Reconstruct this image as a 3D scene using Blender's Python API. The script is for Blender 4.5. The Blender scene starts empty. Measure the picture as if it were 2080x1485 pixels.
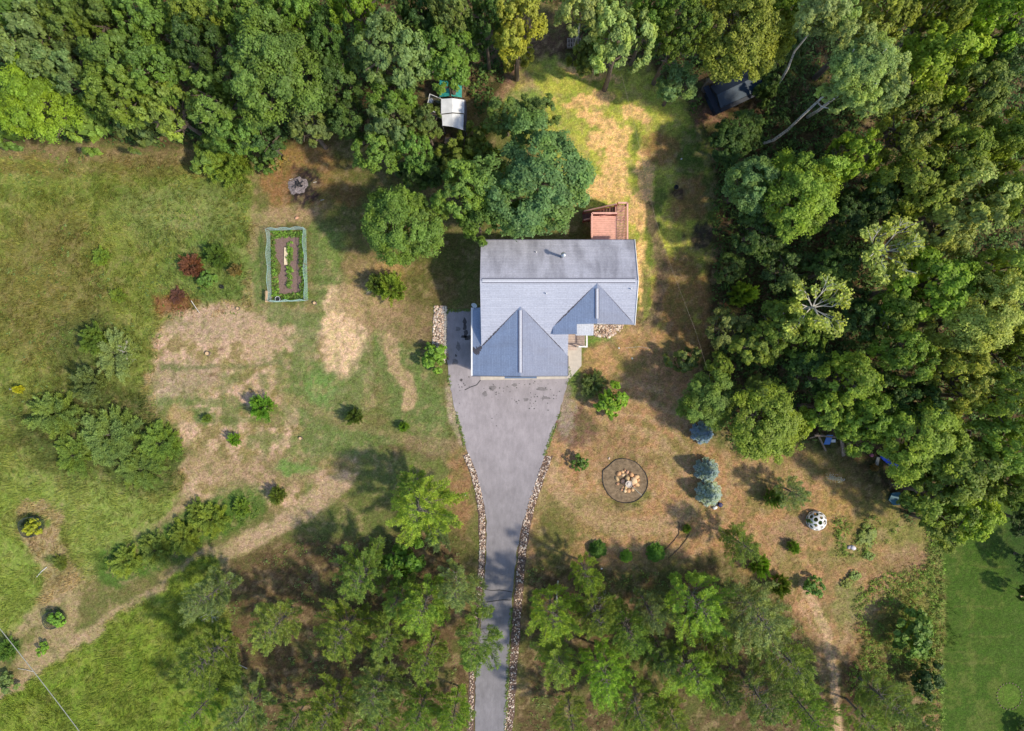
import bpy, bmesh, math, random
import numpy as np
from mathutils import Vector, Matrix

# ------------------------------------------------------------------ camera, sky, sun, exposure
SC = bpy.context.scene
COL = SC.collection
H = 58.0            # flying height of the camera, metres
S = 24.0            # photo pixels per metre on the ground
cam_d = bpy.data.cameras.new("camera")
cam = bpy.data.objects.new("camera", cam_d)
COL.objects.link(cam)
cam.location = (0, 0, H)
cam.rotation_euler = (0, 0, 0)
cam_d.sensor_width = 36.0
cam_d.lens = 36.0 * S * H / 2080.0
cam_d.clip_start = 0.5
cam_d.clip_end = 3000
SC.camera = cam

SUNV = Vector((0.86, -0.33, 1.0)).normalized()
w = bpy.data.worlds.new("World")
SC.world = w
w.use_nodes = True
nt = w.node_tree
sky = nt.nodes.new("ShaderNodeTexSky")
sky.sky_type = 'NISHITA'
sky.sun_disc = False
sky.sun_elevation = math.asin(SUNV.z)
sky.sun_rotation = math.atan2(SUNV.x, SUNV.y)
bg = nt.nodes["Background"]
bg.inputs[1].default_value = 0.15
nt.links.new(sky.outputs[0], bg.inputs[0])
sl = bpy.data.lights.new("sun", 'SUN')
sl.energy = 2.9
sl.angle = math.radians(3.0)
sl.color = (1.0, 0.89, 0.70)
so = bpy.data.objects.new("sun", sl)
COL.objects.link(so)
so.rotation_euler = SUNV.to_track_quat('Z', 'Y').to_euler()
SC.view_settings.view_transform = 'Standard'
SC.view_settings.look = 'None'
SC.view_settings.exposure = 0.55
SC.view_settings.gamma = 1.0
SC.render.engine = 'CYCLES'

# ------------------------------------------------------------------ helpers
def W(px, py, z=0.0):
    k = (H - z) / (H * S)
    return Vector(((px - 1040.0) * k, (742.5 - py) * k, z))

def tag(o, label=None, cat=None, group=None, kind=None):
    if label: o["label"] = label
    if cat: o["category"] = cat
    if group: o["group"] = group
    if kind: o["kind"] = kind
    return o

def empty(name, loc, rz=0.0):
    o = bpy.data.objects.new(name, None)
    o.empty_display_size = 0.3
    o.location = loc
    o.rotation_euler = (0, 0, rz)
    COL.objects.link(o)
    return o

def link(name, me, parent=None, loc=(0, 0, 0), rz=0.0, scale=None):
    o = bpy.data.objects.new(name, me)
    o.location = loc
    o.rotation_euler = (0, 0, rz)
    if scale is not None: o.scale = scale
    if parent is not None: o.parent = parent
    COL.objects.link(o)
    return o

def mesh(name, V, F, mat=None, tint=None, col=None, smooth=False):
    me = bpy.data.meshes.new(name)
    V = np.asarray(V, dtype=np.float32).reshape(-1, 3)
    if isinstance(F, np.ndarray):
        k = F.shape[1]
        me.vertices.add(len(V)); me.vertices.foreach_set("co", V.ravel())
        me.loops.add(F.size); me.loops.foreach_set("vertex_index", F.astype(np.int32).ravel())
        me.polygons.add(len(F))
        me.polygons.foreach_set("loop_start", np.arange(0, F.size, k, dtype=np.int32))
        me.update(calc_edges=True)
    else:
        me.from_pydata([tuple(v) for v in V], [], [tuple(int(i) for i in f) for f in F])
    if tint is not None:
        a = me.attributes.new("tint", 'FLOAT', 'FACE')
        a.data.foreach_set("value", np.asarray(tint, dtype=np.float32))
    if col is not None:
        col = np.asarray(col, dtype=np.float32)
        dom = 'POINT' if len(col) == len(V) else 'FACE'
        if col.shape[1] == 3: col = np.hstack([col, np.ones((len(col), 1), np.float32)])
        a = me.attributes.new("col", 'FLOAT_COLOR', dom)
        a.data.foreach_set("color", col.ravel())
    if smooth:
        me.polygons.foreach_set("use_smooth", np.ones(len(me.polygons), dtype=bool))
    if mat: me.materials.append(mat)
    me.update()
    return me

class MB:
    """collects simple solids into one mesh"""
    def __init__(s): s.V = []; s.F = []
    def add(s, V, F):
        b = len(s.V)
        s.V += [tuple(v) for v in V]
        s.F += [tuple(i + b for i in f) for f in F]
        return s
    def box(s, x0, x1, y0, y1, z0, z1):
        return s.add([(x0,y0,z0),(x1,y0,z0),(x1,y1,z0),(x0,y1,z0),(x0,y0,z1),(x1,y0,z1),(x1,y1,z1),(x0,y1,z1)],
                     [(3,2,1,0),(4,5,6,7),(0,1,5,4),(1,2,6,5),(2,3,7,6),(3,0,4,7)])
    def beam(s, a, b, w, h):
        a = Vector(a); b = Vector(b); d = (b - a)
        up = Vector((0,0,1))
        if abs(d.normalized().z) > 0.95: up = Vector((1,0,0))
        r = d.cross(up).normalized(); u = r.cross(d).normalized()
        r *= w/2; u *= h/2
        V = [a-r-u, a+r-u, a+r+u, a-r+u, b-r-u, b+r-u, b+r+u, b-r+u]
        return s.add(V, [(3,2,1,0),(4,5,6,7),(0,1,5,4),(1,2,6,5),(2,3,7,6),(3,0,4,7)])
    def tube(s, pts, rad, n=6, caps=True):
        V, F = tube(pts, rad, n, caps)
        return s.add(V, F)
    def slab(s, poly, th):
        """poly: list of 3D points (top face, ccw from above), extruded down by th"""
        n = len(poly)
        V = [tuple(p) for p in poly] + [(p[0], p[1], p[2]-th) for p in poly]
        F = [tuple(range(n)), tuple(range(2*n-1, n-1, -1))]
        for i in range(n):
            j = (i+1) % n
            F.append((i, i+n, j+n, j))
        return s.add(V, F)
    def lathe(s, prof, c, n=16):
        V = []; F = []
        for r, z in prof:
            for i in range(n):
                a = 2*math.pi*i/n
                V.append((c[0]+r*math.cos(a), c[1]+r*math.sin(a), c[2]+z))
        for k in range(len(prof)-1):
            for i in range(n):
                j = (i+1) % n
                F.append((k*n+i, k*n+j, (k+1)*n+j, (k+1)*n+i))
        F.append(tuple(range(n-1, -1, -1))); F.append(tuple((len(prof)-1)*n+i for i in range(n)))
        return s.add(V, F)
    def build(s, name, mat, parent=None, loc=(0,0,0), rz=0, smooth=False):
        return link(name, mesh(name, s.V, s.F, mat, smooth=smooth), parent, loc, rz)

def tube(pts, rad, n=6, caps=True):
    pts = [Vector(p) for p in pts]
    if not hasattr(rad, '__len__'): rad = [rad]*len(pts)
    V = []; F = []
    ref = Vector((0.31, 0.77, 0.55))
    for i, p in enumerate(pts):
        d = (pts[min(i+1, len(pts)-1)] - pts[max(i-1, 0)])
        if d.length < 1e-9: d = Vector((0,0,1))
        d.normalize()
        r = d.cross(ref)
        if r.length < 1e-3: r = d.cross(Vector((1,0,0)))
        r.normalize(); u = d.cross(r)
        for k in range(n):
            a = 2*math.pi*k/n
            V.append(tuple(p + (r*math.cos(a) + u*math.sin(a))*rad[i]))
    for i in range(len(pts)-1):
        for k in range(n):
            j = (k+1) % n
            F.append((i*n+k, i*n+j, (i+1)*n+j, (i+1)*n+k))
    if caps:
        F.append(tuple(range(n-1, -1, -1))); F.append(tuple((len(pts)-1)*n+k for k in range(n)))
    return V, F

# ------------------------------------------------------------------ materials
def newmat(name):
    m = bpy.data.materials.new(name); m.use_nodes = True
    n = m.node_tree.nodes; l = m.node_tree.links
    b = n["Principled BSDF"]
    b.inputs["Roughness"].default_value = 0.8
    b.inputs["Specular IOR Level"].default_value = 0.25
    return m, n, l, b

def N(n, t, **kw):
    x = n.new(t)
    for k, v in kw.items():
        if k.startswith('i_'): x.inputs[k[2:].replace('_', ' ')].default_value = v
        else: setattr(x, k, v)
    return x

def mixrgb(n, l, a, b, fac, mode='MIX'):
    x = n.new("ShaderNodeMix"); x.data_type = 'RGBA'; x.blend_type = mode
    for sock, v in ((x.inputs[0], fac), (x.inputs[6], a), (x.inputs[7], b)):
        if isinstance(v, (int, float)): sock.default_value = v
        elif isinstance(v, tuple): sock.default_value = (*v[:3], 1)
        else: l.new(v, sock)
    return x.outputs[2]

def mrange(n, l, v, a, b, c, d):
    x = n.new("ShaderNodeMapRange")
    l.new(v, x.inputs[0])
    for i, q in enumerate((a, b, c, d)): x.inputs[i+1].default_value = q
    return x.outputs[0]

def noise(n, l, vec, scale, detail=4, rough=0.6, dist=0.0):
    x = n.new("ShaderNodeTexNoise")
    x.inputs["Scale"].default_value = scale; x.inputs["Detail"].default_value = detail
    x.inputs["Roughness"].default_value = rough; x.inputs["Distortion"].default_value = dist
    if vec is not None: l.new(vec, x.inputs["Vector"])
    return x.outputs[0]

def mapping(n, l, scale=(1,1,1), rot=(0,0,0), src='Object'):
    t = n.new("ShaderNodeTexCoord"); m = n.new("ShaderNodeMapping")
    m.inputs["Scale"].default_value = scale; m.inputs["Rotation"].default_value = rot
    l.new(t.outputs[src], m.inputs["Vector"])
    return m.outputs[0]

def bump(n, l, b, h, strength=0.3, dist=0.02):
    x = n.new("ShaderNodeBump"); x.inputs["Strength"].default_value = strength
    x.inputs["Distance"].default_value = dist
    l.new(h, x.inputs["Height"]); l.new(x.outputs[0], b.inputs["Normal"])

def mat_plain(name, c, rough=0.7, var=0.25, scale=6.0, metallic=0.0, spec=0.3):
    m, n, l, b = newmat(name)
    v = mapping(n, l)
    f = noise(n, l, v, scale, 5, 0.65)
    r = mrange(n, l, f, 0.3, 0.7, 1-var, 1+var)
    l.new(mixrgb(n, l, tuple(c), r, 1.0, 'MULTIPLY'), b.inputs["Base Color"])
    b.inputs["Roughness"].default_value = rough; b.inputs["Metallic"].default_value = metallic
    b.inputs["Specular IOR Level"].default_value = spec
    bump(n, l, b, f, 0.2, 0.01)
    return m

def mat_leaf(name, transl=0.3, rough=0.55):
    m, n, l, b = newmat(name)
    oi = n.new("ShaderNodeObjectInfo")
    at = n.new("ShaderNodeAttribute"); at.attribute_name = "tint"
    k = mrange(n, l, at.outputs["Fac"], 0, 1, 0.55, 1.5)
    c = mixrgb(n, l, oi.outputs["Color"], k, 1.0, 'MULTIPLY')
    warm = mixrgb(n, l, c, (1.14, 1.05, 0.7), 1.0, 'MULTIPLY')
    v = mapping(n, l, src='Object')
    nz = noise(n, l, v, 1.6, 2, 0.5)
    c2 = mixrgb(n, l, c, warm, mrange(n, l, nz, 0.42, 0.62, 0, 1))
    l.new(c2, b.inputs["Base Color"])
    b.inputs["Roughness"].default_value = rough
    b.inputs["Specular IOR Level"].default_value = 0.3
    tr = n.new("ShaderNodeBsdfTranslucent")
    l.new(mixrgb(n, l, c2, (1.3, 1.25, 0.5), 1.0, 'MULTIPLY'), tr.inputs[0])
    mx = n.new("ShaderNodeMixShader"); mx.inputs[0].default_value = transl
    l.new(b.outputs[0], mx.inputs[1]); l.new(tr.outputs[0], mx.inputs[2])
    l.new(mx.outputs[0], n["Material Output"].inputs[0])
    return m

def mat_col(name, rough=0.85, transl=0.0, amp=0.35, fine=22.0):
    """material that reads its colour from the face or point colour attribute"""
    m, n, l, b = newmat(name)
    at = n.new("ShaderNodeAttribute"); at.attribute_name = "col"
    v = mapping(n, l)
    f = noise(n, l, v, fine, 4, 0.7)
    c = mixrgb(n, l, at.outputs["Color"], mrange(n, l, f, 0.3, 0.7, 1-amp, 1+amp), 1.0, 'MULTIPLY')
    l.new(c, b.inputs["Base Color"]); b.inputs["Roughness"].default_value = rough
    if transl > 0:
        tr = n.new("ShaderNodeBsdfTranslucent"); l.new(c, tr.inputs[0])
        mx = n.new("ShaderNodeMixShader"); mx.inputs[0].default_value = transl
        l.new(b.outputs[0], mx.inputs[1]); l.new(tr.outputs[0], mx.inputs[2])
        l.new(mx.outputs[0], n["Material Output"].inputs[0])
    return m

M = {}
M['leaf'] = mat_leaf("leaf")
M['needle'] = mat_leaf("needle", 0.18, 0.6)
M['bark'] = mat_plain("bark", (0.16, 0.125, 0.10), 0.9, 0.45, 5)
M['pinebark'] = mat_plain("pine_bark", (0.17, 0.145, 0.125), 0.9, 0.4, 5)
M['dead'] = mat_plain("dead_wood", (0.50, 0.47, 0.42), 0.9, 0.3, 8)
def mat_birch():
    m, n, l, b = newmat("birch_bark")
    f = noise(n, l, mapping(n, l, (1.5, 1.5, 5)), 2.2, 5, 0.75)
    l.new(mixrgb(n, l, (0.60, 0.57, 0.53), (0.09, 0.075, 0.07), mrange(n, l, f, 0.52, 0.62, 0, 1)), b.inputs["Base Color"])
    return m
M['birch'] = mat_birch()
M['white'] = mat_plain("white_paint", (0.8, 0.8, 0.79), 0.5, 0.06, 3)
M['metal'] = mat_plain("galvanised_metal", (0.55, 0.57, 0.6), 0.35, 0.1, 4, 0.8)
M['black'] = mat_plain("black_plastic", (0.025, 0.025, 0.03), 0.55, 0.3, 4)
M['wood'] = mat_plain("weathered_wood", (0.24, 0.19, 0.15), 0.85, 0.35, 6)
M['cutwood'] = mat_plain("cut_wood", (0.62, 0.42, 0.24), 0.8, 0.15, 10)
M['concrete'] = mat_plain("concrete", (0.50, 0.455, 0.40), 0.9, 0.12, 3)
M['siding'] = mat_plain("siding", (0.52, 0.47, 0.40), 0.7, 0.08, 1)
M['glass'] = mat_plain("window_glass", (0.04, 0.05, 0.06), 0.08, 0.1, 1, 0, 0.6)
M['stone'] = mat_col("stone", 0.85, 0, 0.25, 18)
M['ucol'] = mat_col("undergrowth_leaf", 0.7, 0.2, 0.15, 8)
M['grass'] = mat_col("grass_blade", 0.7, 0.25, 0.1, 8)
# ------------------------------------------------------------------ ground
def lin(c):
    c = np.asarray(c, dtype=np.float64) / 255.0
    return np.where(c <= 0.04045, c/12.92, ((c+0.055)/1.055)**2.4)
KG = 1.08      # picture brightness of a white level surface in full sun under this light
def G8(r, g, b): return lin((r, g, b)) / KG

_rn = np.random.RandomState(7)
def vnoise(X, Y, cell, seed):
    r = np.random.RandomState(seed)
    T = r.rand(128, 128)
    x = X / cell + 17.3 * seed; y = Y / cell + 5.1 * seed
    xi = np.floor(x).astype(int); yi = np.floor(y).astype(int)
    fx = x - xi; fy = y - yi
    fx = fx*fx*(3-2*fx); fy = fy*fy*(3-2*fy)
    a = T[xi % 128, yi % 128]; b = T[(xi+1) % 128, yi % 128]
    c = T[xi % 128, (yi+1) % 128]; d = T[(xi+1) % 128, (yi+1) % 128]
    return (a*(1-fx)+b*fx)*(1-fy) + (c*(1-fx)+d*fx)*fy
def fbm(X, Y, cell, seed, o=4):
    s = 0; a = 1; t = 0
    for i in range(o):
        s = s + a*vnoise(X, Y, cell/(2**i), seed+i*3); t += a; a *= 0.6
    return s/t
def sstep(a, b, x):
    t = np.clip((x-a)/(b-a), 0, 1); return t*t*(3-2*t)

def in_poly(PX, PY, P):
    ins = np.zeros(PX.shape, bool); n = len(P)
    for i in range(n):
        x0, y0 = P[i]; x1, y1 = P[(i+1) % n]
        c = ((y0 > PY) != (y1 > PY))
        with np.errstate(divide='ignore', invalid='ignore'):
            ins ^= c & (PX < (x1-x0)*(PY-y0)/((y1-y0) if y1 != y0 else 1e-9) + x0)
    return ins
def seg_dist(PX, PY, P, closed=False):
    d = np.full(PX.shape, 1e9); n = len(P)
    for i in range(n if closed else n-1):
        x0, y0 = P[i]; x1, y1 = P[(i+1) % n]
        dx, dy = x1-x0, y1-y0
        t = np.clip(((PX-x0)*dx+(PY-y0)*dy)/(dx*dx+dy*dy+1e-9), 0, 1)
        d = np.minimum(d, np.hypot(PX-x0-t*dx, PY-y0-t*dy))
    return d

DRIVE = [(908,631),(906,700),(911,765),(923,830),(945,905),(966,955),(981,1010),(988,1060),(988,1120),(983,1200),(973,1300),(966,1380),(964,1485),(962,1640),(960,3200),
         (1021,3200),(1021,1640),(1026,1485),(1033,1330),(1041,1200),(1050,1120),(1062,1060),(1083,1000),(1106,925),(1132,850),(1150,790),(1157,768),(1157,740),(960,740),(960,631)]
MEADOW_L = [(-400,300),(380,312),(480,300),(505,420),(505,640),(345,645),(300,780),(345,860),(380,960),(350,1030),(300,1060),(210,1140),(90,1230),(-400,1500)]
MEADOW_BL = [(-400,1560),(-10,1425),(170,1310),(380,1150),(440,1130),(470,1250),(480,1380),(520,1500),(500,2000),(-400,2000)]
PINE_FLOOR_W = [(470,1130),(620,1090),(760,1100),(900,1060),(965,1100),(960,1700),(470,1700),(440,1300)]
PINE_FLOOR_E = [(1070,1150),(1300,1160),(1480,1150),(1600,1230),(1670,1330),(1690,1700),(1040,1700)]
FOREST_N = [(-900,-900),(3000,-900),(3000,1000),(1900,1000),(1850,1060),(1730,930),(1640,900),(1500,920),(1440,840),(1420,780),(1450,680),(1440,560),(1450,480),(1440,330),(1430,260),(1380,180),(1300,120),(1150,115),(1040,110),(1000,200),(930,290),(850,330),(760,300),(700,240),(600,290),(520,300),(380,290),(100,285),(-900,280)]

def ground_colour(PX, PY):
    shp = PX.shape
    # organic edges
    wx = (fbm(PX, PY, 70, 3)-0.5)*46 + (vnoise(PX, PY, 9, 23)-0.5)*12
    wy = (fbm(PX, PY, 70, 11)-0.5)*46 + (vnoise(PX, PY, 9, 29)-0.5)*12
    QX = PX+wx; QY = PY+wy
    n1 = fbm(PX, PY, 60, 41); n2 = fbm(PX, PY, 22, 51); n3 = fbm(PX, PY, 8, 61, 3)
    C = np.zeros(shp+(3,)); C[:] = G8(120, 112, 68)
    tall = np.zeros(shp)
    def put(mask, col, amt=1.0, br=0.0):
        """lay a colour with a patchy, noise-broken edge"""
        m = np.clip(mask, 0, 1)
        if br > 0:
            m = sstep(0.5-0.5*(1-br)-0.16, 0.5+0.5*(1-br)+0.16, m*1.0 + (n3-0.5)*1.5*br + (n2-0.5)*1.3*br)
            m = np.where(np.clip(mask,0,1) <= 0.002, 0, m)
        m = (m*amt)[..., None]
        C[:] = C*(1-m) + np.asarray(col)*m
    def poly(P, soft=10):
        d = seg_dist(QX, QY, P, True); i = in_poly(QX, QY, P)
        return sstep(-soft, soft, np.where(i, d, -d))
    def blob(cx, cy, rx, ry, a=0, soft=0.45):
        t = math.radians(a); x = (QX-cx); y = (QY-cy)
        u = (x*math.cos(t)+y*math.sin(t))/rx; v = (-x*math.sin(t)+y*math.cos(t))/ry
        return 1-sstep(1-soft, 1+soft, np.hypot(u, v))
    def line(P, wd, soft=0.5, warp=0.5):
        d = seg_dist(PX+wx*warp, PY+wy*warp, P)
        return 1-sstep(wd*(1-soft), wd*(1+soft), d)
    # --- general variation
    put(sstep(0.45, 0.62, n1), G8(108, 112, 60), 0.7, 0.3)
    # --- left meadow
    m = poly(MEADOW_L, 8)
    put(m, G8(118, 126, 54))
    put(m*sstep(0.42, 0.6, n1), G8(138, 144, 70), 0.8)
    put(m*sstep(0.5, 0.62, n2), G8(92, 112, 46), 0.5)
    put(blob(90, 610, 130, 140)*1.0, G8(122, 108, 62), 0.6, 0.3)
    put(blob(110, 480, 70, 60), G8(120, 108, 60), 0.5, 0.3)
    put(blob(60, 980, 150, 80), G8(140, 150, 74), 0.7, 0.2)
    put(blob(70, 1120, 60, 160), G8(130, 150, 66), 0.7, 0.2)
    put(blob(200, 1000, 90, 80), G8(136, 148, 76), 0.7, 0.2)
    put(blob(430, 560, 90, 90), G8(108, 132, 70), 0.6, 0.2)
    put(blob(360, 430, 120, 60), G8(128, 140, 82), 0.6, 0.2)
    put(blob(430, 520, 30, 30), G8(70, 110, 50), 0.6, 0.2)
    put(blob(360, 620, 45, 25), G8(140, 80, 60), 0.8, 0.5)
    put(blob(190, 700, 90, 60), G8(84, 98, 52), 0.7, 0.3)
    put(blob(190, 870, 150, 100), G8(74, 84, 44), 0.85, 0.2)
    put(blob(300, 930, 80, 70), G8(78, 92, 46), 0.85, 0.2)
    put(line([(-300,300),(60,305),(200,315),(400,320)], 17), G8(142, 118, 84), 0.7, 0.5)
    put(line([(-300,335),(60,345),(250,340),(430,345)], 14), G8(120, 104, 62), 0.5, 0.5)
    tall = np.maximum(tall, m*0.8)
    # --- dry clearing
    m = poly([(345,640),(420,625),(560,620),(680,600),(740,590),(760,800),(720,960),(690,1010),(640,1040),(380,1020),(350,960),(390,930),(320,850),(290,790),(320,700)], 12)
    put(m, G8(150, 130, 88)); put(m*sstep(0.40, 0.56, n2), G8(208, 170, 146), 0.95); put(m*sstep(0.52, 0.66, n1), G8(116, 124, 70), 0.8, 0.3)
    put(blob(440, 665, 95, 30), G8(186, 156, 132), 0.9, 0.4); put(blob(540, 680, 50, 40), G8(190, 158, 130), 0.9, 0.4)
    put(blob(380, 770, 75, 35), G8(178, 150, 126), 0.8, 0.4); put(blob(345, 800, 30, 20), G8(186,160,140), 0.35, 0.4)
    put(blob(430, 960, 70, 30), G8(168, 140, 108), 0.8, 0.4); put(blob(560, 960, 90, 30), G8(160, 132, 102), 0.7, 0.4)
    put(line([(330,750),(470,745),(640,730)], 5), G8(104, 116, 66), 0.7, 0.4)
    put(line([(400,860),(520,850),(640,860)], 6), G8(104, 118, 64), 0.6, 0.4)
    put(line([(330,815),(450,820),(560,835)], 8), G8(102, 120, 64), 0.7, 0.4)
    put(blob(420, 850, 26, 14), G8(96, 122, 62), 0.8, 0.3); put(blob(365, 850, 28, 18), G8(176, 146, 100), 0.7, 0.4)
    put(blob(600, 950, 40, 14), G8(104, 140, 66), 0.8, 0.4)
    put(blob(455, 714, 9, 7), G8(110, 80, 64), 0.8); put(blob(437, 766, 8, 10), G8(120, 92, 70), 0.8)
    # --- green lawn strips
    for b in ((520,530,24,110,0),(660,540,34,110,0),(600,640,70,22,0),(620,760,32,110,0),(700,800,60,110,10),(840,800,60,100,-15),(880,860,40,60,0),
              (740,900,70,40,0),(650,880,45,60,0),(790,700,30,60,0)):
        put(blob(*b), G8(110, 124, 70), 0.85, 0.4)
    for b in ((505,470,12,60,0),(560,440,60,22,0),(500,600,10,50,0)):
        put(blob(*b), G8(166, 142, 106), 0.6, 0.6)
    put(blob(650, 780, 26, 40), G8(112, 150, 74), 0.5, 0.3); put(blob(685, 500, 30, 40), G8(132, 148, 74), 0.6, 0.4)
    put(blob(695, 660, 46, 90), G8(226, 188, 154), 0.98, 0.5)
    put(blob(760, 600, 70, 60, 30), G8(176, 146, 108), 0.85, 0.55)
    put(blob(820, 640, 70, 40), G8(150, 122, 92), 0.7, 0.6)
    put(blob(730, 520, 30, 46), G8(146, 122, 84), 0.8, 0.5); put(blob(810, 545, 60, 20, 10), G8(190, 150, 96), 0.7, 0.5)
    put(line([(795,690),(800,740),(830,790),(825,820)], 14), G8(190, 156, 124), 0.85, 0.6)
    put(line([(560,800),(700,860),(860,900)], 10), G8(150, 130, 92), 0.5, 0.6)
    put(blob(830, 920, 60, 12), G8(104, 78, 62), 0.8, 0.5)
    put(blob(880, 900, 60, 24), G8(150, 124, 98), 0.6, 0.6)
    put(blob(870, 690, 30, 30), G8(130, 104, 82), 0.7, 0.5)
    put(line([(915,790),(925,840),(945,900)], 11), G8(186, 164, 144), 0.8, 0.6)
    # --- fire pit surroundings and shady lawn
    put(blob(620, 350, 95, 90), G8(158, 120, 76), 0.9, 0.4)
    put(blob(612, 378, 42, 38), G8(52, 42, 46), 1.0, 0.35)
    put(blob(600, 430, 60, 20), G8(176, 146, 116), 0.7, 0.5); put(blob(560, 370, 30, 40), G8(150, 110, 72), 0.8, 0.4)
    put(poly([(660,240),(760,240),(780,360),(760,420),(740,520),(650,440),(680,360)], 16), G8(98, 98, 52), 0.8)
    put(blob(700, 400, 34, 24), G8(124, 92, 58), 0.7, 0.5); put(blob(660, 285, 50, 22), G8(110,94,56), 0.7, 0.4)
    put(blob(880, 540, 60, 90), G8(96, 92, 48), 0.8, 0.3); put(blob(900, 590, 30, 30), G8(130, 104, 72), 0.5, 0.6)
    # --- back lawn
    m = poly([(1010,180),(1080,120),(1300,130),(1400,200),(1440,300),(1440,560),(1420,740),(1300,700),(1290,500),(1190,430),(1090,290),(1000,240)], 12)
    put(m, G8(188, 184, 78)); put(m*sstep(0.45, 0.6, n2), G8(150, 164, 70), 0.6)
    for b in ((1215,150,50,14,18),(1200,205,58,16,-4),(1215,245,46,14,20),(1290,235,26,14,30),(1232,285,44,20,-20),(1250,325,26,34,10),(1230,380,36,34,10),(1170,140,30,10,10),(1310,350,22,50,0),(1296,430,30,40,0),(1304,560,16,80,0),(1320,690,20,30,0)):
        put(blob(*b), G8(255, 200, 138), 0.9, 0.7)
    put(blob(1025, 160, 34, 44, 20), G8(156, 118, 98), 0.95, 0.4); put(blob(1075, 170, 16, 26), G8(180, 146, 108), 0.8, 0.5)
    put(blob(1070, 205, 40, 22), G8(120, 146, 78), 0.7, 0.4)
    for b in ((1400,400,40,50,0),(1345,300,40,40,0),(1375,600,50,90,10),(1440,640,30,80,0),(1380,700,60,50,0)):
        put(blob(*b), G8(148, 110, 74), 0.9, 0.45)
    for b in ((1420,290,40,50,0),(1290,290,14,20,0),(1330,440,16,60,10),(1440,400,18,70,0),(1330,520,20,30,0),(1312,600,12,50,0),(1400,330,30,30,0)):
        put(blob(*b), G8(92, 110, 52), 0.85, 0.4)
    put(line([(1318,420),(1340,500),(1350,560),(1330,640),(1290,700),(1230,760)], 11), G8(112, 92, 78), 0.85, 0.45)
    put(line([(1300,640),(1280,690),(1250,740)], 8), G8(94, 76, 66), 0.8, 0.5)
    put(blob(1250, 706, 15, 8, -15), G8(66, 54, 48), 0.9, 0.4); put(blob(1287, 724, 12, 18, 25), G8(70, 58, 52), 0.9, 0.4)
    put(blob(1423, 485, 34, 30), G8(66, 54, 56), 0.95, 0.45); put(blob(1372, 384, 12, 10), G8(60, 46, 48), 0.9, 0.3)
    # --- front yard, straw painted duller to stand for cloud shade
    m = poly([(1130,850),(1200,740),(1300,660),(1440,740),(1400,800),(1440,900),(1500,930),(1640,910),(1720,960),(1780,1000),(1880,1080),(1910,1110),(1915,1700),(1660,1700),(1640,1300),(1560,1180),(1470,1130),(1300,1150),(1080,1150),(1060,1080),(1090,1000)], 14)
    put(m, G8(182, 138, 100)); put(m*sstep(0.48, 0.62, n2), G8(154, 122, 86), 0.7); put(m*sstep(0.55, 0.66, n1), G8(126, 118, 68), 0.7, 0.4)
    for r in (58, 84, 108, 136, 166, 196):
        rr = np.hypot((PX-1272)*0.93, PY-978)+wx*0.25
        q = 1-sstep(2.5, 8, np.abs(rr-r))
        put(q*m*(n2 > 0.42), G8(196, 164, 128), 0.45)
    put(blob(1240, 910, 120, 40, 35), G8(150, 116, 84), 0.6, 0.3); put(blob(1190, 1040, 90, 50, 10), G8(140, 122, 78), 0.7, 0.4)
    put(line([(1110,960),(1160,1010),(1230,1060),(1330,1070),(1400,1030)], 20), G8(184, 150, 116), 0.6, 0.4)
    put(line([(1230,860),(1330,890),(1400,960)], 12), G8(182, 148, 114), 0.5, 0.5)
    put(blob(1180, 780, 40, 34), G8(96, 116, 56), 0.85, 0.4); put(blob(1168, 720, 14, 40), G8(110, 134, 62), 0.9, 0.3)
    put(blob(1200, 690, 50, 12), G8(110, 136, 62), 0.9, 0.3); put(blob(1260, 740, 60, 20, 20), G8(128, 116, 62), 0.6, 0.4)
    put(blob(1215, 735, 36, 34), G8(190, 146, 104), 0.85, 0.5); put(blob(1270, 670, 30, 14), G8(200, 160, 118), 0.7, 0.5)
    put(blob(1165, 870, 40, 40), G8(122, 92, 78), 0.9, 0.45); put(blob(1150, 830, 14, 60), G8(158, 140, 126), 0.8, 0.5)
    put(blob(1130, 1090, 50, 60), G8(112, 104, 58), 0.8, 0.3)
    put(blob(1270, 978, 44, 43, 0, 0.1), G8(104, 90, 58), 0.95, 0.1); put(blob(1290, 1000, 24, 24), G8(112, 118, 56), 0.6, 0.3)
    # --- south-east field
    put(blob(1560, 960, 90, 30), G8(176, 146, 104), 0.6, 0.4); put(blob(1740, 970, 60, 50), G8(116, 100, 62), 0.8, 0.3)
    put(blob(1700, 1020, 40, 60), G8(176, 140, 86), 0.8, 0.4); put(blob(1780, 1060, 60, 40), G8(134, 124, 68), 0.8, 0.4)
    put(blob(1860, 1080, 60, 50), G8(134, 132, 70), 0.8, 0.3); put(blob(1850, 1140, 70, 30), G8(156, 122, 94), 0.8, 0.4)
    put(blob(1760, 1130, 90, 24), G8(160, 130, 88), 0.6, 0.4); put(blob(1720, 1110, 50, 30), G8(128, 128, 68), 0.6, 0.5)
    put(blob(1720, 1230, 30, 60, 0), G8(122, 130, 76), 0.7, 0.5); put(blob(1610, 1080, 50, 30), G8(170, 134, 106), 0.7, 0.5)
    m = blob(1850, 1270, 80, 100); put(m, G8(126, 126, 64), 0.9, 0.3); tall = np.maximum(tall, m*0.8)
    put(blob(1900, 1150, 16, 130), G8(134, 138, 74), 0.8, 0.3); tall = np.maximum(tall, blob(1905,1180,12,160)*0.7)
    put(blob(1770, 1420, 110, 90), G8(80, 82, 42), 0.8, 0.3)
    put(line([(1630,1190),(1655,1230),(1685,1300),(1698,1380),(1705,1500),(1706,1700)], 9), G8(206, 168, 136), 0.9, 0.35)
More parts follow.
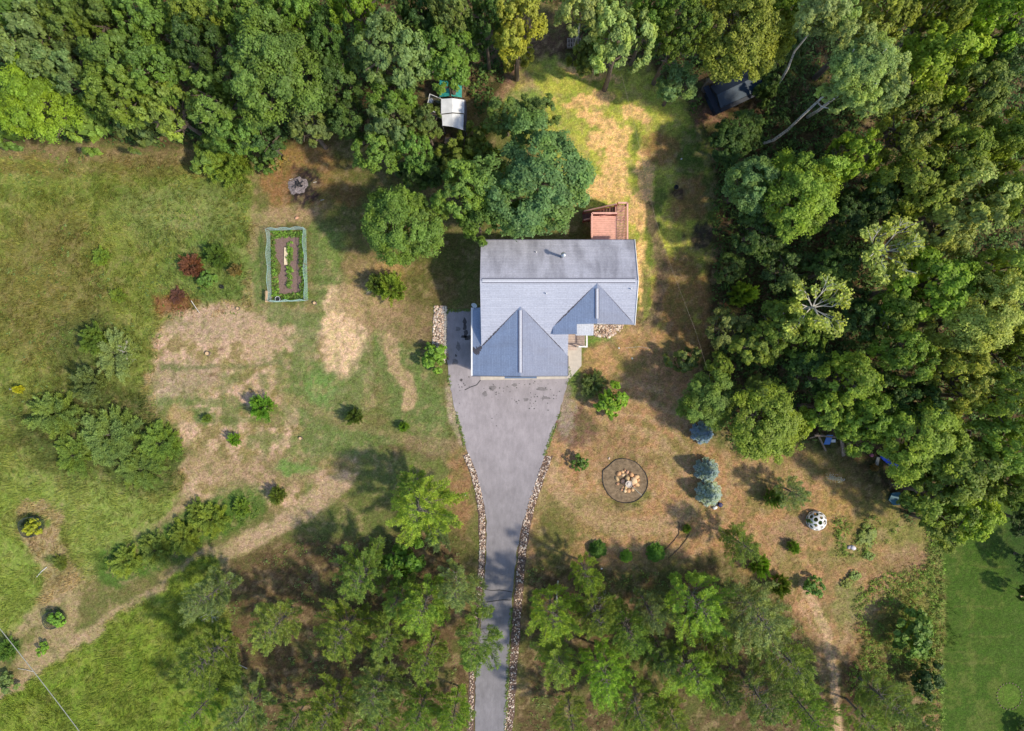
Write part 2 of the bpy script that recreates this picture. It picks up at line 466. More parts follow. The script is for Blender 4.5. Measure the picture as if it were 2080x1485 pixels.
    put(line([(1625,1220),(1665,1300),(1672,1400),(1675,1700)], 5), G8(196, 154, 122), 0.8, 0.45)
    put(line([(1700,1330),(1760,1240),(1800,1190)], 12), G8(164, 138, 108), 0.5, 0.5)
    put(blob(1735, 1400, 22, 80), G8(98, 72, 56), 0.8, 0.3)
    # --- neighbour lawn (mown in stripes)
    d = PX - (1915 + 6*np.sin(PY/60.0) + (vnoise(PX,PY,20,5)-.5)*8)
    m = sstep(-5, 5, d)*sstep(980, 1010, PY); lawn_m = m
    put(m, G8(72, 96, 34)); put(m*(0.5+0.5*np.sin(PY*0.16))*sstep(0.4, 0.6, n1), G8(78, 96, 36), 0.6)
    put(m*sstep(0.55, 0.62, n2)*sstep(0, 12, 90-np.abs(PX-1960)), G8(110, 116, 56), 0.4)
    for yy, xx in ((1325,1930),(1345,1945),(1232,1960),(1290,1990),(1150,1990)):
        put(line([(xx-20,yy),(xx+14,yy+1),(xx+60,yy+3)], 2.0, 0.5, 0.3), G8(112, 112, 60), 0.35)
    put(blob(2080, 1100, 50, 90), G8(44, 70, 34), 0.6, 0.2)  # tree shade at the right edge, painted into the lawn colour
    put(np.where(np.abs(np.hypot(PX-2050,PY-1414)-2) < 22, 1., 0), G8(96, 120, 44), 0.7)
    # --- drive-side and pine floors
    put(blob(820, 970, 110, 50), G8(110, 120, 66), 0.7, 0.4); put(blob(930, 1000, 30, 90), G8(160, 118, 86), 0.85, 0.4)
    put(blob(700, 1060, 140, 40), G8(106, 114, 62), 0.8, 0.4); put(blob(620, 1120, 60, 24), G8(138, 104, 82), 0.8, 0.5)
    for P in (PINE_FLOOR_W, PINE_FLOOR_E):
        m = poly(P, 26)
        put(m, G8(104, 84, 60)); put(m*sstep(0.5, 0.62, n2), G8(88, 70, 50), 0.6); put(m*sstep(0.52, 0.62, n1), G8(96, 98, 52), 0.7)
    # --- mown tracks bottom left
    T = G8(170, 146, 112)
    put(line([(-60,1450),(40,1390),(180,1295),(330,1200),(430,1130),(520,1090),(600,1050),(680,985)], 19, 0.35), T, 0.9, 0.3)
    put(line([(500,1100),(600,1050),(690,980)], 20, 0.4), G8(190, 158, 132), 0.7, 0.4)
    put(line([(60,1385),(170,1300)], 14, 0.4), G8(186, 154, 128), 0.6, 0.4)
    put(line([(-40,1330),(70,1260),(130,1190),(240,1120),(350,1050),(480,1000)], 14, 0.4), T, 0.8, 0.35)
    ring = np.abs(np.hypot(QX-78, QY-1062)-38)
    put(1-sstep(10, 20, ring), T, 0.9, 0.3); put(line([(95,1110),(120,1160),(120,1260),(110,1320)], 36, 0.3), T, 0.85, 0.3)
    put(blob(100, 1340, 60, 40), T, 0.8, 0.3)
    for b in ((70,1062,26,24),(118,1143,26,14),(116,1250,24,20),(16,1318,34,24)):
        put(blob(*b), G8(92, 112, 56), 0.9, 0.2)
    m = poly(MEADOW_BL, 6)
    put(m, G8(126, 142, 50)); put(m*sstep(0.45, 0.6, n2), G8(108, 132, 44), 0.6)
    put(m*(0.5+0.5*np.sin((PX*0.45+PY*1.0)*0.16+wx*0.1))*sstep(0.45,0.6,n1), G8(104, 116, 46), 0.6)
    tall = np.maximum(tall, m)
    m = poly([(-300,1360),(-20,1340),(60,1240),(40,1000),(-300,1000)], 8); put(m, G8(134,150,66), 0.8, 0.2); tall = np.maximum(tall, m)
    m = poly([(150,1000),(370,1010),(300,1080),(170,1170),(150,1100)], 10); put(m, G8(138,152,74), 0.8, 0.2)
    m = line([(230,1150),(330,1110),(420,1060),(500,1020)], 40, 0.3); put(m, G8(82, 112, 44), 0.95, 0.2)
    # --- forest floor
    m = poly(FOREST_N, 14)
    m = m * (1-sstep(0.55, 0.75, blob(1100, 60, 60, 60)))
    put(m, G8(84, 66, 48)); put(m*sstep(0.5, 0.62, n2), G8(70, 74, 40), 0.7)
    put(blob(1100, 75, 60, 50), G8(96, 70, 58), 0.9, 0.3); put(blob(1440, 235, 30, 24), G8(142, 100, 82), 0.9, 0.4)
    put(blob(985, 100, 40, 30), G8(170, 136, 116), 0.7, 0.6); put(blob(960, 250, 30, 60), G8(140, 118, 70), 0.8, 0.5)
    # small dry and green patches everywhere
    n4 = fbm(PX, PY, 15, 131, 4); n5 = fbm(PX, PY, 7, 151, 3)
    NL = 1-np.clip(lawn_m*.93+tall*.6, 0, .93)
    put(NL*sstep(0.56, 0.68, n4), G8(172, 146, 110), 0.42); put(NL*sstep(0.57, 0.68, 1-n4), G8(98, 108, 54), 0.40)
    put(NL*sstep(0.6, 0.7, n5), G8(150, 126, 92), 0.25)
    gl = C.mean(-1, keepdims=True); C[:] = gl+(C-gl)*0.95
    # speckle
    sp = fbm(PX, PY, 5, 91, 2)
    C *= (0.82 + 0.36*sp)[..., None]
    C *= (0.86 + 0.28*vnoise(PX, PY, 3.2, 97))[..., None]
    return np.clip(C, 0.004, 0.9), np.clip(tall, 0, 1)

gx = np.concatenate([[-900,-500,-250,-150,-100,-75], np.arange(-60, 60.01, 0.16), [75,100,150,250,500,900]])
gy = np.concatenate([[-900,-500,-250,-150,-100,-65], np.arange(-46, 46.01, 0.16), [65,100,150,250,500,900]])
GX, GY = np.meshgrid(gx, gy, indexing='ij')
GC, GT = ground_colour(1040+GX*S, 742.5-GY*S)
nx, ny = GX.shape
far = sstep(56, 60, np.abs(GX))+sstep(43, 46, np.abs(GY)); far = np.clip(far, 0, 1)[..., None]
GC = GC*(1-far)+G8(112, 114, 64)*far*(.8+.4*vnoise(GX, GY, 7, 201))[..., None]
idx = np.arange(nx*ny).reshape(nx, ny)
GF = np.stack([idx[:-1,:-1], idx[1:,:-1], idx[1:,1:], idx[:-1,1:]], -1).reshape(-1, 4)
GV = np.stack([GX, GY, np.zeros_like(GX)], -1).reshape(-1, 3)
def mat_ground():
    m, n, l, b = newmat("ground_grass_and_soil")
    at = n.new("ShaderNodeAttribute"); at.attribute_name = "col"
    v = mapping(n, l)
    f1 = noise(n, l, v, 9, 5, 0.72); f2 = noise(n, l, mapping(n, l, (1, 1.6, 1), (0,0,0.6)), 26, 3, 0.7); f3 = noise(n, l, v, 2.2, 4, 0.6, 0.6)
    c = mixrgb(n, l, at.outputs["Color"], mrange(n, l, f1, 0.32, 0.68, 0.58, 1.42), 1.0, 'MULTIPLY')
    f4 = noise(n, l, mapping(n, l, (1, 1.5, 1), (0,0,1.1)), 3.6, 5, 0.75)
    c = mixrgb(n, l, c, mrange(n, l, f4, 0.34, 0.66, 0.72, 1.28), 1.0, 'MULTIPLY')
    c = mixrgb(n, l, c, mrange(n, l, f2, 0.32, 0.68, 0.72, 1.28), 1.0, 'MULTIPLY')
    g = mixrgb(n, l, c, (0.90, 1.03, 0.80), 1.0, 'MULTIPLY')
    c = mixrgb(n, l, c, g, mrange(n, l, f3, 0.45, 0.6, 0, 1))
    l.new(c, b.inputs["Base Color"]); b.inputs["Roughness"].default_value = 0.95
    b.inputs["Specular IOR Level"].default_value = 0.1
    ad = n.new("ShaderNodeMath"); ad.operation = 'ADD'; l.new(f1, ad.inputs[0]); l.new(f2, ad.inputs[1])
    bump(n, l, b, ad.outputs[0], 0.8, 0.05)
    return m
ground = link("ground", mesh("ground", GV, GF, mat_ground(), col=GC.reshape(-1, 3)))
tag(ground, kind="structure")

# grass: clumps of blades, one object
def blades(n_clump, per, prob, hmin, hmax, seed, name, gain):
    r = np.random.RandomState(seed)
    x = r.uniform(-48, 48, n_clump*3); y = r.uniform(-35, 35, n_clump*3)
    ix = np.clip(np.searchsorted(gx, x), 0, nx-1); iy = np.clip(np.searchsorted(gy, y), 0, ny-1)
    keep = r.rand(len(x)) < prob(x, y, GT[ix, iy])
    px, py = 1040+x*S, 742.5-y*S
    keep &= ~in_poly(px, py, DRIVE)
    keep &= ~((x > -3.6) & (x < 9.8) & (y > -1.1) & (y < 13.5))
    x, y, ix, iy = [a[keep][:n_clump] for a in (x, y, ix, iy)]
    n = len(x)
    c = GC[ix, iy]
    X = np.repeat(x, per)+r.normal(0, 0.07, n*per); Y = np.repeat(y, per)+r.normal(0, 0.07, n*per)
    hh = r.uniform(hmin, hmax, n*per); a = r.uniform(0, 2*math.pi, n*per)
    wind = np.repeat(vnoise(x, y, 3, 77)*5.5+1.0, per)
    a = a*0.6 + wind
    ln = hh*r.uniform(0.5, 1.3, n*per); wd = r.uniform(0.018, 0.038, n*per)
    dx, dy = np.cos(a), np.sin(a)
    P0 = np.stack([X-dy*wd, Y+dx*wd, np.zeros_like(X)-0.01], -1)
    P1 = np.stack([X+dy*wd, Y-dx*wd, np.zeros_like(X)-0.01], -1)
    P2 = np.stack([X+dx*ln, Y+dy*ln, hh], -1)
    V = np.stack([P0, P1, P2], 1).reshape(-1, 3)
    F = np.arange(len(V)).reshape(-1, 3)
    cc = np.repeat(c, per, 0) * r.uniform(0.75, 1.45, (n*per, 1)) * gain * np.array([1.03, 1.03, 0.78])
    o = link(name, mesh(name, V, F, M['grass'], col=np.clip(cc, 0, 0.8)))
    tag(o, kind="stuff")
    return o
g1 = blades(60000, 5, lambda x, y, t: t*(0.35+0.65*(vnoise(x, y, 1.2, 9) > 0.4)), 0.12, 0.34, 5, "meadow_grass", 1.12)
tag(g1, "long green meadow grass left uncut in the fields", "grass")
g2 = blades(45000, 4, lambda x, y, t: (1-t)*0.5*(y < 27)*(x < 36), 0.03, 0.09, 6, "lawn_grass", 1.0)
tag(g2, "short dry lawn grass growing around the house and yards", "grass")

# ------------------------------------------------------------------ driveway
def mat_asphalt():
    m, n, l, b = newmat("asphalt")
    v = mapping(n, l)
    f = noise(n, l, v, 30, 4, 0.75); g = noise(n, l, v, 0.7, 5, 0.6, 0.4); st = noise(n, l, v, 1.5, 3, 0.5)
    sp = n.new("ShaderNodeSeparateXYZ"); tc = n.new("ShaderNodeTexCoord"); l.new(tc.outputs["Object"], sp.inputs[0])
    shade_ramp = mrange(n, l, sp.outputs[1], -17, -6, 0, 1)  # overcast shade on the lower drive, painted into the asphalt colour
    base = mixrgb(n, l, (0.215, 0.205, 0.22), (0.325, 0.295, 0.31), shade_ramp)
    c = mixrgb(n, l, base, mrange(n, l, g, 0.3, 0.7, 0.86, 1.14), 1.0, 'MULTIPLY')
    c = mixrgb(n, l, c, mrange(n, l, f, 0.3, 0.7, 0.78, 1.2), 1.0, 'MULTIPLY')
    gr = noise(n, l, mapping(n, l, (1, .35, 1)), 3.2, 6, 0.8)
    c = mixrgb(n, l, c, mrange(n, l, gr, 0.3, 0.7, 0.84, 1.14), 1.0, 'MULTIPLY')
    # oil drips near the garage
    vo = n.new("ShaderNodeTexVoronoi"); vo.inputs["Scale"].default_value = 2.3; l.new(v, vo.inputs["Vector"])
    near = mrange(n, l, sp.outputs[1], -7.5, -2.5, 0, 1)
    drip = mrange(n, l, vo.outputs["Distance"], 0.05, 0.16, 1, 0)
    mm = n.new("ShaderNodeMath"); mm.operation = 'MULTIPLY'; l.new(drip, mm.inputs[0])
    m2 = n.new("ShaderNodeMath"); m2.operation = 'MULTIPLY'; l.new(near, m2.inputs[0]); l.new(mrange(n, l, st, 0.52, 0.6, 0, 0.75), m2.inputs[1])
    l.new(m2.outputs[0], mm.inputs[1])
    c = mixrgb(n, l, c, (0.07, 0.062, 0.06), mm.outputs[0])
    # pale worn flecks
    w1 = noise(n, l, v, 4, 3, 0.6)
    c = mixrgb(n, l, c, (0.42, 0.37, 0.34), mrange(n, l, w1, 0.69, 0.75, 0, 0.5))
    l.new(c, b.inputs["Base Color"]); b.inputs["Roughness"].default_value = 0.9
    bump(n, l, b, f, 0.3, 0.01)
    return m
def smooth_poly(P, it=1):
    for _ in range(it):
        Q = []
        for i in range(len(P)):
            a = P[i]; b = P[(i+1) % len(P)]
            if math.hypot(a[0]-b[0], a[1]-b[1]) > 90 or abs(a[1]-b[1]) < 2: Q += [a, b] if i % 1 == 0 else [a]; continue
            Q += [(a[0]*.75+b[0]*.25, a[1]*.75+b[1]*.25), (a[0]*.25+b[0]*.75, a[1]*.25+b[1]*.75)]
        P = [q for i, q in enumerate(Q) if i == 0 or q != Q[i-1]]
    return P
def earclip(o):
    bm = bmesh.new(); bm.from_mesh(o.data); bmesh.ops.triangulate(bm, faces=bm.faces[:]); bm.to_mesh(o.data); bm.free()
rnd = random.Random(3)
def flat(name, P, z, mat, th=0.05, jitter=0):
    pts = []
    n = len(P)
    for i in range(n):
        a = P[i]; b = P[(i+1) % n]; L = math.hypot(b[0]-a[0], b[1]-a[1]); k = max(1, int(L/8)) if jitter else 1
        for j in range(k):
            t = j/k
            q = W(a[0]+(b[0]-a[0])*t, a[1]+(b[1]-a[1])*t, 0)
            pts.append((q.x+rnd.uniform(-jitter, jitter), q.y+rnd.uniform(-jitter, jitter), z))
    mb = MB(); area = sum(pts[i][0]*pts[(i+1)%len(pts)][1]-pts[(i+1)%len(pts)][0]*pts[i][1] for i in range(len(pts)))
    if area < 0: pts.reverse()
    mb.slab(pts, th)
    o = mb.build(name, mat); earclip(o)
    return o
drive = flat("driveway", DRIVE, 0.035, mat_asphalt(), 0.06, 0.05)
tag(drive, kind="structure")
walk = flat("front_path", [(1150,700),(1181,700),(1181,743),(1158,769),(1150,769)], 0.07, M['concrete'], 0.09)
tag(walk, kind="structure")
apron = flat("garage_apron", [(976,755),(1149.5,755),(1149.5,769.6),(976,772)], 0.06, M['concrete'], 0.08)
tag(apron, kind="structure")
# cracks across the lower driveway, filled with tar
mtar = mat_plain("tar", (0.05, 0.05, 0.055), 0.7, 0.2, 6)
for P in ([(985,1197),(1000,1199),(1015,1198),(1030,1200),(1040,1202)], [(981,1223),(995,1222),(1010,1219),(1022,1217),(1038,1218)], [(977,770),(968,782),(955,787),(944,792)]):
    pts = [W(a, b)+Vector((rnd.uniform(-.03,.03), rnd.uniform(-.05,.05), 0.042)) for a, b in P]
    mb = MB()
    for a, b in zip(pts, pts[1:]): mb.beam(a, b, 0.07, 0.008)
    tag(mb.build("tar_seam", mtar), {1197:"upper dark crack across the narrow lower driveway",1223:"lower dark crack across the narrow driveway, just above the overhanging pine",770:"thin slanting crack in the driveway off the apron's left corner"}[P[0][1]], "crack", "sealed cracks in the driveway")

mst = mat_plain("oil_and_damp", (0.085, 0.078, 0.082), 0.8, 0.35, 8); mst2 = mat_plain("faint_stain", (0.19, 0.175, 0.18), 0.85, 0.3, 8)
def stains(lst, mat, z):
    mb = MB(); r = random.Random(17)
    for px, py, rx, ry in lst:
        c = W(px, py); n = 14; ph = r.uniform(0, 6)
        mb.slab([(c.x+rx/S*math.cos(a)*(1+.25*math.sin(3*a+ph)+r.uniform(-.15,.15)), c.y+ry/S*math.sin(a)*(1+.2*math.sin(2*a+ph)+r.uniform(-.15,.15)), z) for a in [2*math.pi*i/n for i in range(n)]], .003)
    o = mb.build("driveway_stain", mat); tag(o, kind="structure"); earclip(o); return o
LS = [(944,652,3.5,7),(944,664,3.5,8),(946,677,4,8),(950,686,8,6),(942,684,6,3),(926,722,2,3),(937,772,3,2.5)]
r_ = random.Random(77)
for cx, cy, n, sx, sy in ((1000,790,16,9,10),(1078,778,10,14,5),(1085,812,12,10,9),(1047,816,6,6,4),(1030,787,3,5,4),(944,785,9,9,9),(1110,800,5,14,8),(1130,805,4,5,8),(1060,830,6,40,15)):
    for k in range(n): LS.append((r_.gauss(cx, sx), r_.gauss(cy, sy), r_.uniform(.5, 1.7), r_.uniform(.5, 1.5)))
stains(LS, mst, .0395)
LF = [(931,703,4,9),(924,735,6,7),(1000,788,7,6),(1068,812,5,4),(1100,790,10,4),(1108,808,9,3),(1078,768,8,3),(930,668,5,5),(985,800,5,5),(1045,782,6,3)]
stains(LF, mst2, .0375)

# ------------------------------------------------------------------ rocks
ICO = None
def ico():
    global ICO
    if ICO is None:
        bm = bmesh.new(); bmesh.ops.create_icosphere(bm, subdivisions=2, radius=1)
        V = np.array([v.co[:] for v in bm.verts]); F = np.array([[v.index for v in f.verts] for f in bm.faces]); bm.free()
        bm = bmesh.new(); bmesh.ops.create_icosphere(bm, subdivisions=1, radius=1)
        V1 = np.array([v.co[:] for v in bm.verts]); F1 = np.array([[v.index for v in f.verts] for f in bm.faces]); bm.free()
        ICO = (V, F, V1, F1)
    return ICO
def rock(r, size, flatk=0.65, fine=False):
    V, F, V1, F1 = ico()
    if not fine: V, F = V1, F1
    d = V*(1+r.uniform(-0.16, 0.16, (len(V), 1)))*np.array([r.uniform(.8, 1.25), r.uniform(.75, 1.1), flatk])*size
    a = r.uniform(0, 6.28); c, s = math.cos(a), math.sin(a)
    return d @ np.array([[c, s, 0], [-s, c, 0], [0, 0, 1]]), F
ROCKCOL = [lin(c)*0.85 for c in ((226,204,186),(240,224,208),(206,178,160),(184,164,152),(246,234,218),(164,140,126),(218,186,158))]
def rock_stuff(name, pts, smin, smax, seed, label, zb=0.0):
    r = np.random.RandomState(seed); Vs = []; Fs = []; Cs = []; b = 0
    for x, y in pts:
        sz = r.uniform(smin, smax); V, F = rock(r, sz)
        Vs.append(V+np.array([x, y, zb+sz*0.3])); Fs.append(F+b); b += len(V)
        Cs.append(np.repeat((ROCKCOL[r.randint(len(ROCKCOL))]*r.uniform(.7, 1.1))[None], len(F), 0))
    o = link(name, mesh(name, np.vstack(Vs), np.vstack(Fs), M['stone'], col=np.vstack(Cs)))
    tag(o, label, "stones", None, "stuff"); return o
def along(P, wd, dens, seed):
    r = random.Random(seed); out = []
    for (x0, y0), (x1, y1) in zip(P, P[1:]):
        L = math.hypot(x1-x0, y1-y0)
        for _ in range(int(L*dens)):
            t = r.random(); o = r.uniform(-wd/2, wd/2)
            q = W(x0+(x1-x0)*t-(y1-y0)/L*o, y0+(y1-y0)*t+(x1-x0)/L*o); out.append((q.x, q.y))
    return out
LB = [(946,924),(962,962),(972,1000),(979,1045),(980,1110),(976,1180),(969,1240),(964,1300),(959,1360),(956,1480),(954,1600)]
RB = [(1114,926),(1100,965),(1084,1010),(1070,1060),(1061,1120),(1056,1180),(1050,1240),(1047,1300),(1042,1360),(1037,1430),(1031,1500),(1029,1600)]
soil = mat_plain("mulch_soil", (0.13, 0.085, 0.065), 0.95, 0.35, 7)
for P, wd in ((LB, 15), (RB, 20)):
    poly = [(x-wd/2*0.9, y) for x, y in P]+[(x+wd/2*0.9, y) for x, y in reversed(P)]
    tag(flat("mulch_bed", poly, 0.02, soil, 0.04, 0.06), kind="structure")
rock_stuff("river_rocks", along(LB[:6], 11, 2.9, 1)+along(LB[5:], 8, 1.0, 2), 0.035, 0.085, 3, "pale river stones lining the left side of the driveway", 0.02)
rock_stuff("river_rocks", along(RB[:5], 14, 2.2, 4)+along(RB[4:], 15, 1.35, 5), 0.035, 0.085, 6, "pale river stones in brown mulch lining the right side of the driveway", 0.02)
rock_stuff("river_rocks", along([(895,622),(893,660),(892,700),(900,733)], 26, 8.0, 7), 0.05, 0.11, 8, "bed of pink and cream stones beside the upper driveway", 0.0)
pr = random.Random(9); pts = []
while len(pts) < 420:
    x = pr.uniform(1203, 1266); y = pr.uniform(655, 688)
    if ((x-1228)/38)**2+((y-654)/32)**2 < 1: q = W(x, y); pts.append((q.x, q.y))
rock_stuff("river_rocks", pts, 0.06, 0.13, 10, "half-round bed of pale pink stones in front of the right gable")
r = np.random.RandomState(12)
V, F = rock(r, 0.14, 0.7, True)
emesh = [mesh("edging_stone", *rock(np.random.RandomState(20+i), 0.13, 0.7, True), M['stone'], col=np.repeat(lin((236,220,196))[None]*0.85, 320 if False else len(F), 0), smooth=True) for i in range(3)]
ORD = "First Second Third Fourth Fifth Sixth Seventh Eighth Ninth Tenth Eleventh Twelfth Thirteenth Fourteenth Fifteenth Sixteenth Seventeenth Eighteenth Nineteenth Twentieth Twenty-first Twenty-second Twenty-third Twenty-fourth".split()
for i in range(24):
    q = W(905+rnd.uniform(-1, 1)-(3 if i > 20 else 0), 624+i*4.8)
    o = link("edging_stone", emesh[i % 3], None, (q.x, q.y, 0.05), rnd.uniform(0, 6))
    tag(o, ORD[i]+" cream edging stone from the top of the row beside the upper driveway", "stone", "edging stones beside the upper driveway")
# ------------------------------------------------------------------ house
def root_at(name, x, y, z=0.0): return empty(name, (x, y, z))
def part(mb, name, mat, root, sub=None, smooth=False):
    """a part built in world coordinates under its thing (or under one of its parts)"""
    if sub is not None:
        return mb.build(name, mat, sub, (0, 0, 0), smooth=smooth)
    return mb.build(name, mat, root, -Vector(root.location), smooth=smooth)

def mat_shingle(axis, c=(0.43, 0.44, 0.50), stain=0.25):
    m, n, l, b = newmat("roof_shingles_" + axis)
    sp = n.new("ShaderNodeSeparateXYZ"); tc = n.new("ShaderNodeTexCoord"); l.new(tc.outputs["Object"], sp.inputs[0])
    run = sp.outputs[1] if axis in ('north', 'south') else sp.outputs[0]
    oth = sp.outputs[0] if axis in ('north', 'south') else sp.outputs[1]
    cb = n.new("ShaderNodeCombineXYZ"); l.new(oth, cb.inputs[0]); l.new(run, cb.inputs[1])
    br = n.new("ShaderNodeTexBrick"); l.new(cb.outputs[0], br.inputs["Vector"])
    br.inputs["Scale"].default_value = 1.0; br.inputs["Brick Width"].default_value = 1.7; br.inputs["Row Height"].default_value = 0.135
    br.inputs["Mortar Size"].default_value = 0.014; br.inputs["Mortar Smooth"].default_value = 0.3
    br.inputs["Color1"].default_value = (0.93, 0.93, 0.94, 1); br.inputs["Color2"].default_value = (1.06, 1.05, 1.04, 1); br.inputs["Mortar"].default_value = (0.80, 0.81, 0.84, 1)
    col = mixrgb(n, l, tuple(c), br.outputs[0], 1.0, 'MULTIPLY')
    f = noise(n, l, tc.outputs["Object"], 9, 4, 0.8)
    col = mixrgb(n, l, col, mrange(n, l, f, 0.3, 0.7, 0.80, 1.20), 1.0, 'MULTIPLY')
    # algae streaks run down the slope
    mp = n.new("ShaderNodeMapping"); l.new(cb.outputs[0], mp.inputs[0]); mp.inputs["Scale"].default_value = (1.0, 0.35, 1)
    g = noise(n, l, mp.outputs[0], 0.9, 5, 0.62, 0.3)
    col = mixrgb(n, l, col, (0.17, 0.17, 0.20), mrange(n, l, g, 0.42, 0.72, 0, stain))
    l.new(col, b.inputs["Base Color"]); b.inputs["Roughness"].default_value = 0.92
    bump(n, l, b, br.outputs[1], -0.35, 0.02)
    return m
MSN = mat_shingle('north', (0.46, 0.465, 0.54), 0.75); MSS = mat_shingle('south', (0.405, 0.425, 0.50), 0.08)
MSW = mat_shingle('west', (0.26, 0.325, 0.46), 0.25); MSE = mat_shingle('east', (0.235, 0.262, 0.345), 0.35)  # gable slopes coloured darker; the west blue is sky shade put in the colour
RZ = 5.48; PT = 0.46; RY = 6.51
zm = lambda y: RZ-PT*abs(RY-y)
zg = lambda x: 2.85+PT*(3.825-abs(x-0.655))
z2 = lambda x: 5.40-PT*abs(x-6.54)
house = root_at("ranch_house", 3.0, 4.5)
tag(house, "single-storey house with a grey shingled roof of three gables above the driveway", "house")
P = lambda pts, f, k: [(x, y, f(y if k == 'y' else x)) for x, y in pts]
rfm = part(MB().slab(P([(-2.45,6.51),(9.66,6.51),(9.66,9.91),(-2.45,9.91)], zm, 'y'), 0.16), "roof", MSN, house)
rfm["label"] = "stained north slope of the main roof"
part(MB().slab(P([(-2.45,6.51),(-2.45,1.51),(0.655,4.62),(4.48,0.79),(4.48,3.3),(3.5,3.3),(6.54,6.336),(9.66,3.216),(9.66,6.51)], zm, 'y'), 0.16), "roof", MSS, house)["label"] = "pale south slope of the main roof"
rg = part(MB().slab(P([(-3.17,-.82),(.655,-.82),(.655,4.62),(-2.42,1.54),(-2.42,4.64),(-3.17,4.64)], zg, 'x'), 0.14), "roof", MSW, house)
rg["label"] = "west slope of the garage gable, tinted for blue sky shade"
part(MB().slab(P([(.655,-.82),(4.48,-.82),(4.48,.79),(.655,4.62)], zg, 'x'), 0.14), "roof", MSE, house)["label"] = "east slope of the garage gable"
part(MB().slab(P([(3.24,2.45),(5.05,2.45),(5.05,3.22),(6.54,3.22),(6.54,6.336),(3.24,3.04)], z2, 'x'), 0.14), "roof", MSW, house)["label"] = "west slope of the right gable"
part(MB().slab(P([(6.54,3.22),(9.66,3.216),(6.54,6.336)], z2, 'x'), 0.14), "roof", MSE, house)["label"] = "east slope of the right gable"
part(MB().slab([(5.08,2.4,3.3),(6.5,2.4,3.3),(6.5,3.35,3.52),(5.08,3.35,3.52)], 0.12), "porch_roof", mat_shingle('east', (0.50,0.53,0.60), 0.05), house)
part(MB().slab([(-0.6,-1.05,2.62),(2.0,-1.05,2.62),(2.0,-.5,2.84),(-.6,-.5,2.84)], 0.08), "pent_roof", mat_plain("dark_blue_shingle", (0.12,0.17,0.27), 0.9, 0.2, 8), house)
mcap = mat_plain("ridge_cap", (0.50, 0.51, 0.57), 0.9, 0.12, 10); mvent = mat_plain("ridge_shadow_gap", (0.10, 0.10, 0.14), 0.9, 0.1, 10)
def ridge_vent(a, b, along_x, z, hw):
    mb = MB(); mg = MB(); drop = PT*hw
    for s in (-1, 1):
        if along_x:
            q = [(a[0],a[1],z+.055),(b[0],a[1],z+.055),(b[0],a[1]+s*hw,z-drop+.055),(a[0],a[1]+s*hw,z-drop+.055)]
            h2 = hw+.03; e = (a[0], a[1]+s*h2, z-PT*h2+.02), (b[0], a[1]+s*h2, z-PT*h2+.02)
        else:
            q = [(a[0],a[1],z+.055),(a[0],b[1],z+.055),(a[0]+s*hw,b[1],z-drop+.055),(a[0]+s*hw,a[1],z-drop+.055)]
            h2 = hw+.03; e = (a[0]+s*h2, a[1], z-PT*h2+.02), (a[0]+s*h2, b[1], z-PT*h2+.02)
        ar = sum(q[i][0]*q[(i+1)%4][1]-q[(i+1)%4][0]*q[i][1] for i in range(4))
        mb.slab(q if ar > 0 else q[::-1], 0.045)
        mg.beam(e[0], e[1], 0.05, 0.05)  # solid dark strip standing in for the shade under the cap edge
    v = part(mb, "ridge_vent", mcap, house); part(mg, "vent_shade_strip", mvent, house, v)
ridge_vent((-2.28, 6.51), (9.45, 6.51), True, RZ, 0.13)
ridge_vent((0.655, -0.55), (0.655, 4.3), False, zg(0.655), 0.10)
ridge_vent((6.54, 3.6), (6.54, 5.9), False, z2(6.54), 0.10)
# dark leaf litter gathered in the valleys
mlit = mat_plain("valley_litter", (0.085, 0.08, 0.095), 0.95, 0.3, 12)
def litter(a, b, w0, w1, zf, name="valley_litter"):
    r = random.Random(int(a[0]*10)+5); d = Vector((b[0]-a[0], b[1]-a[1], 0)); nn = Vector((-d.y, d.x, 0)).normalized(); n = int(d.length/.06)
    V = []; F = []
    for i in range(n+1):
        t = i/n; wv = w0+(w1-w0)*t; e = .25+.75*min(1, 6*t, 6*(1-t))
        for sg in (-1, 0, 1):
            p = Vector((a[0], a[1], 0))+d*t+nn*sg*wv*e*r.uniform(.35, 1.2); V.append((p.x, p.y, zf(p.x, p.y)+(.012 if sg else .02)))
    for i in range(n):
        for k in (0, 1): q0 = i*3+k; F.append((q0, q0+1, q0+4, q0+3))
    part(MB().add(V, F), name, mlit, house)
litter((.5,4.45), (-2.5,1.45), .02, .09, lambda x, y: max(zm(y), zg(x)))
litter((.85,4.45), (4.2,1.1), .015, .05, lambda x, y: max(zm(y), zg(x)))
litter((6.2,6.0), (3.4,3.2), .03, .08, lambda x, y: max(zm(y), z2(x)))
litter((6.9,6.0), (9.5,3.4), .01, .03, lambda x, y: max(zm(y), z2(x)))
litter((-3.1,1.05), (-2.4,1.5), .42, .16, lambda x, y: zg(x))
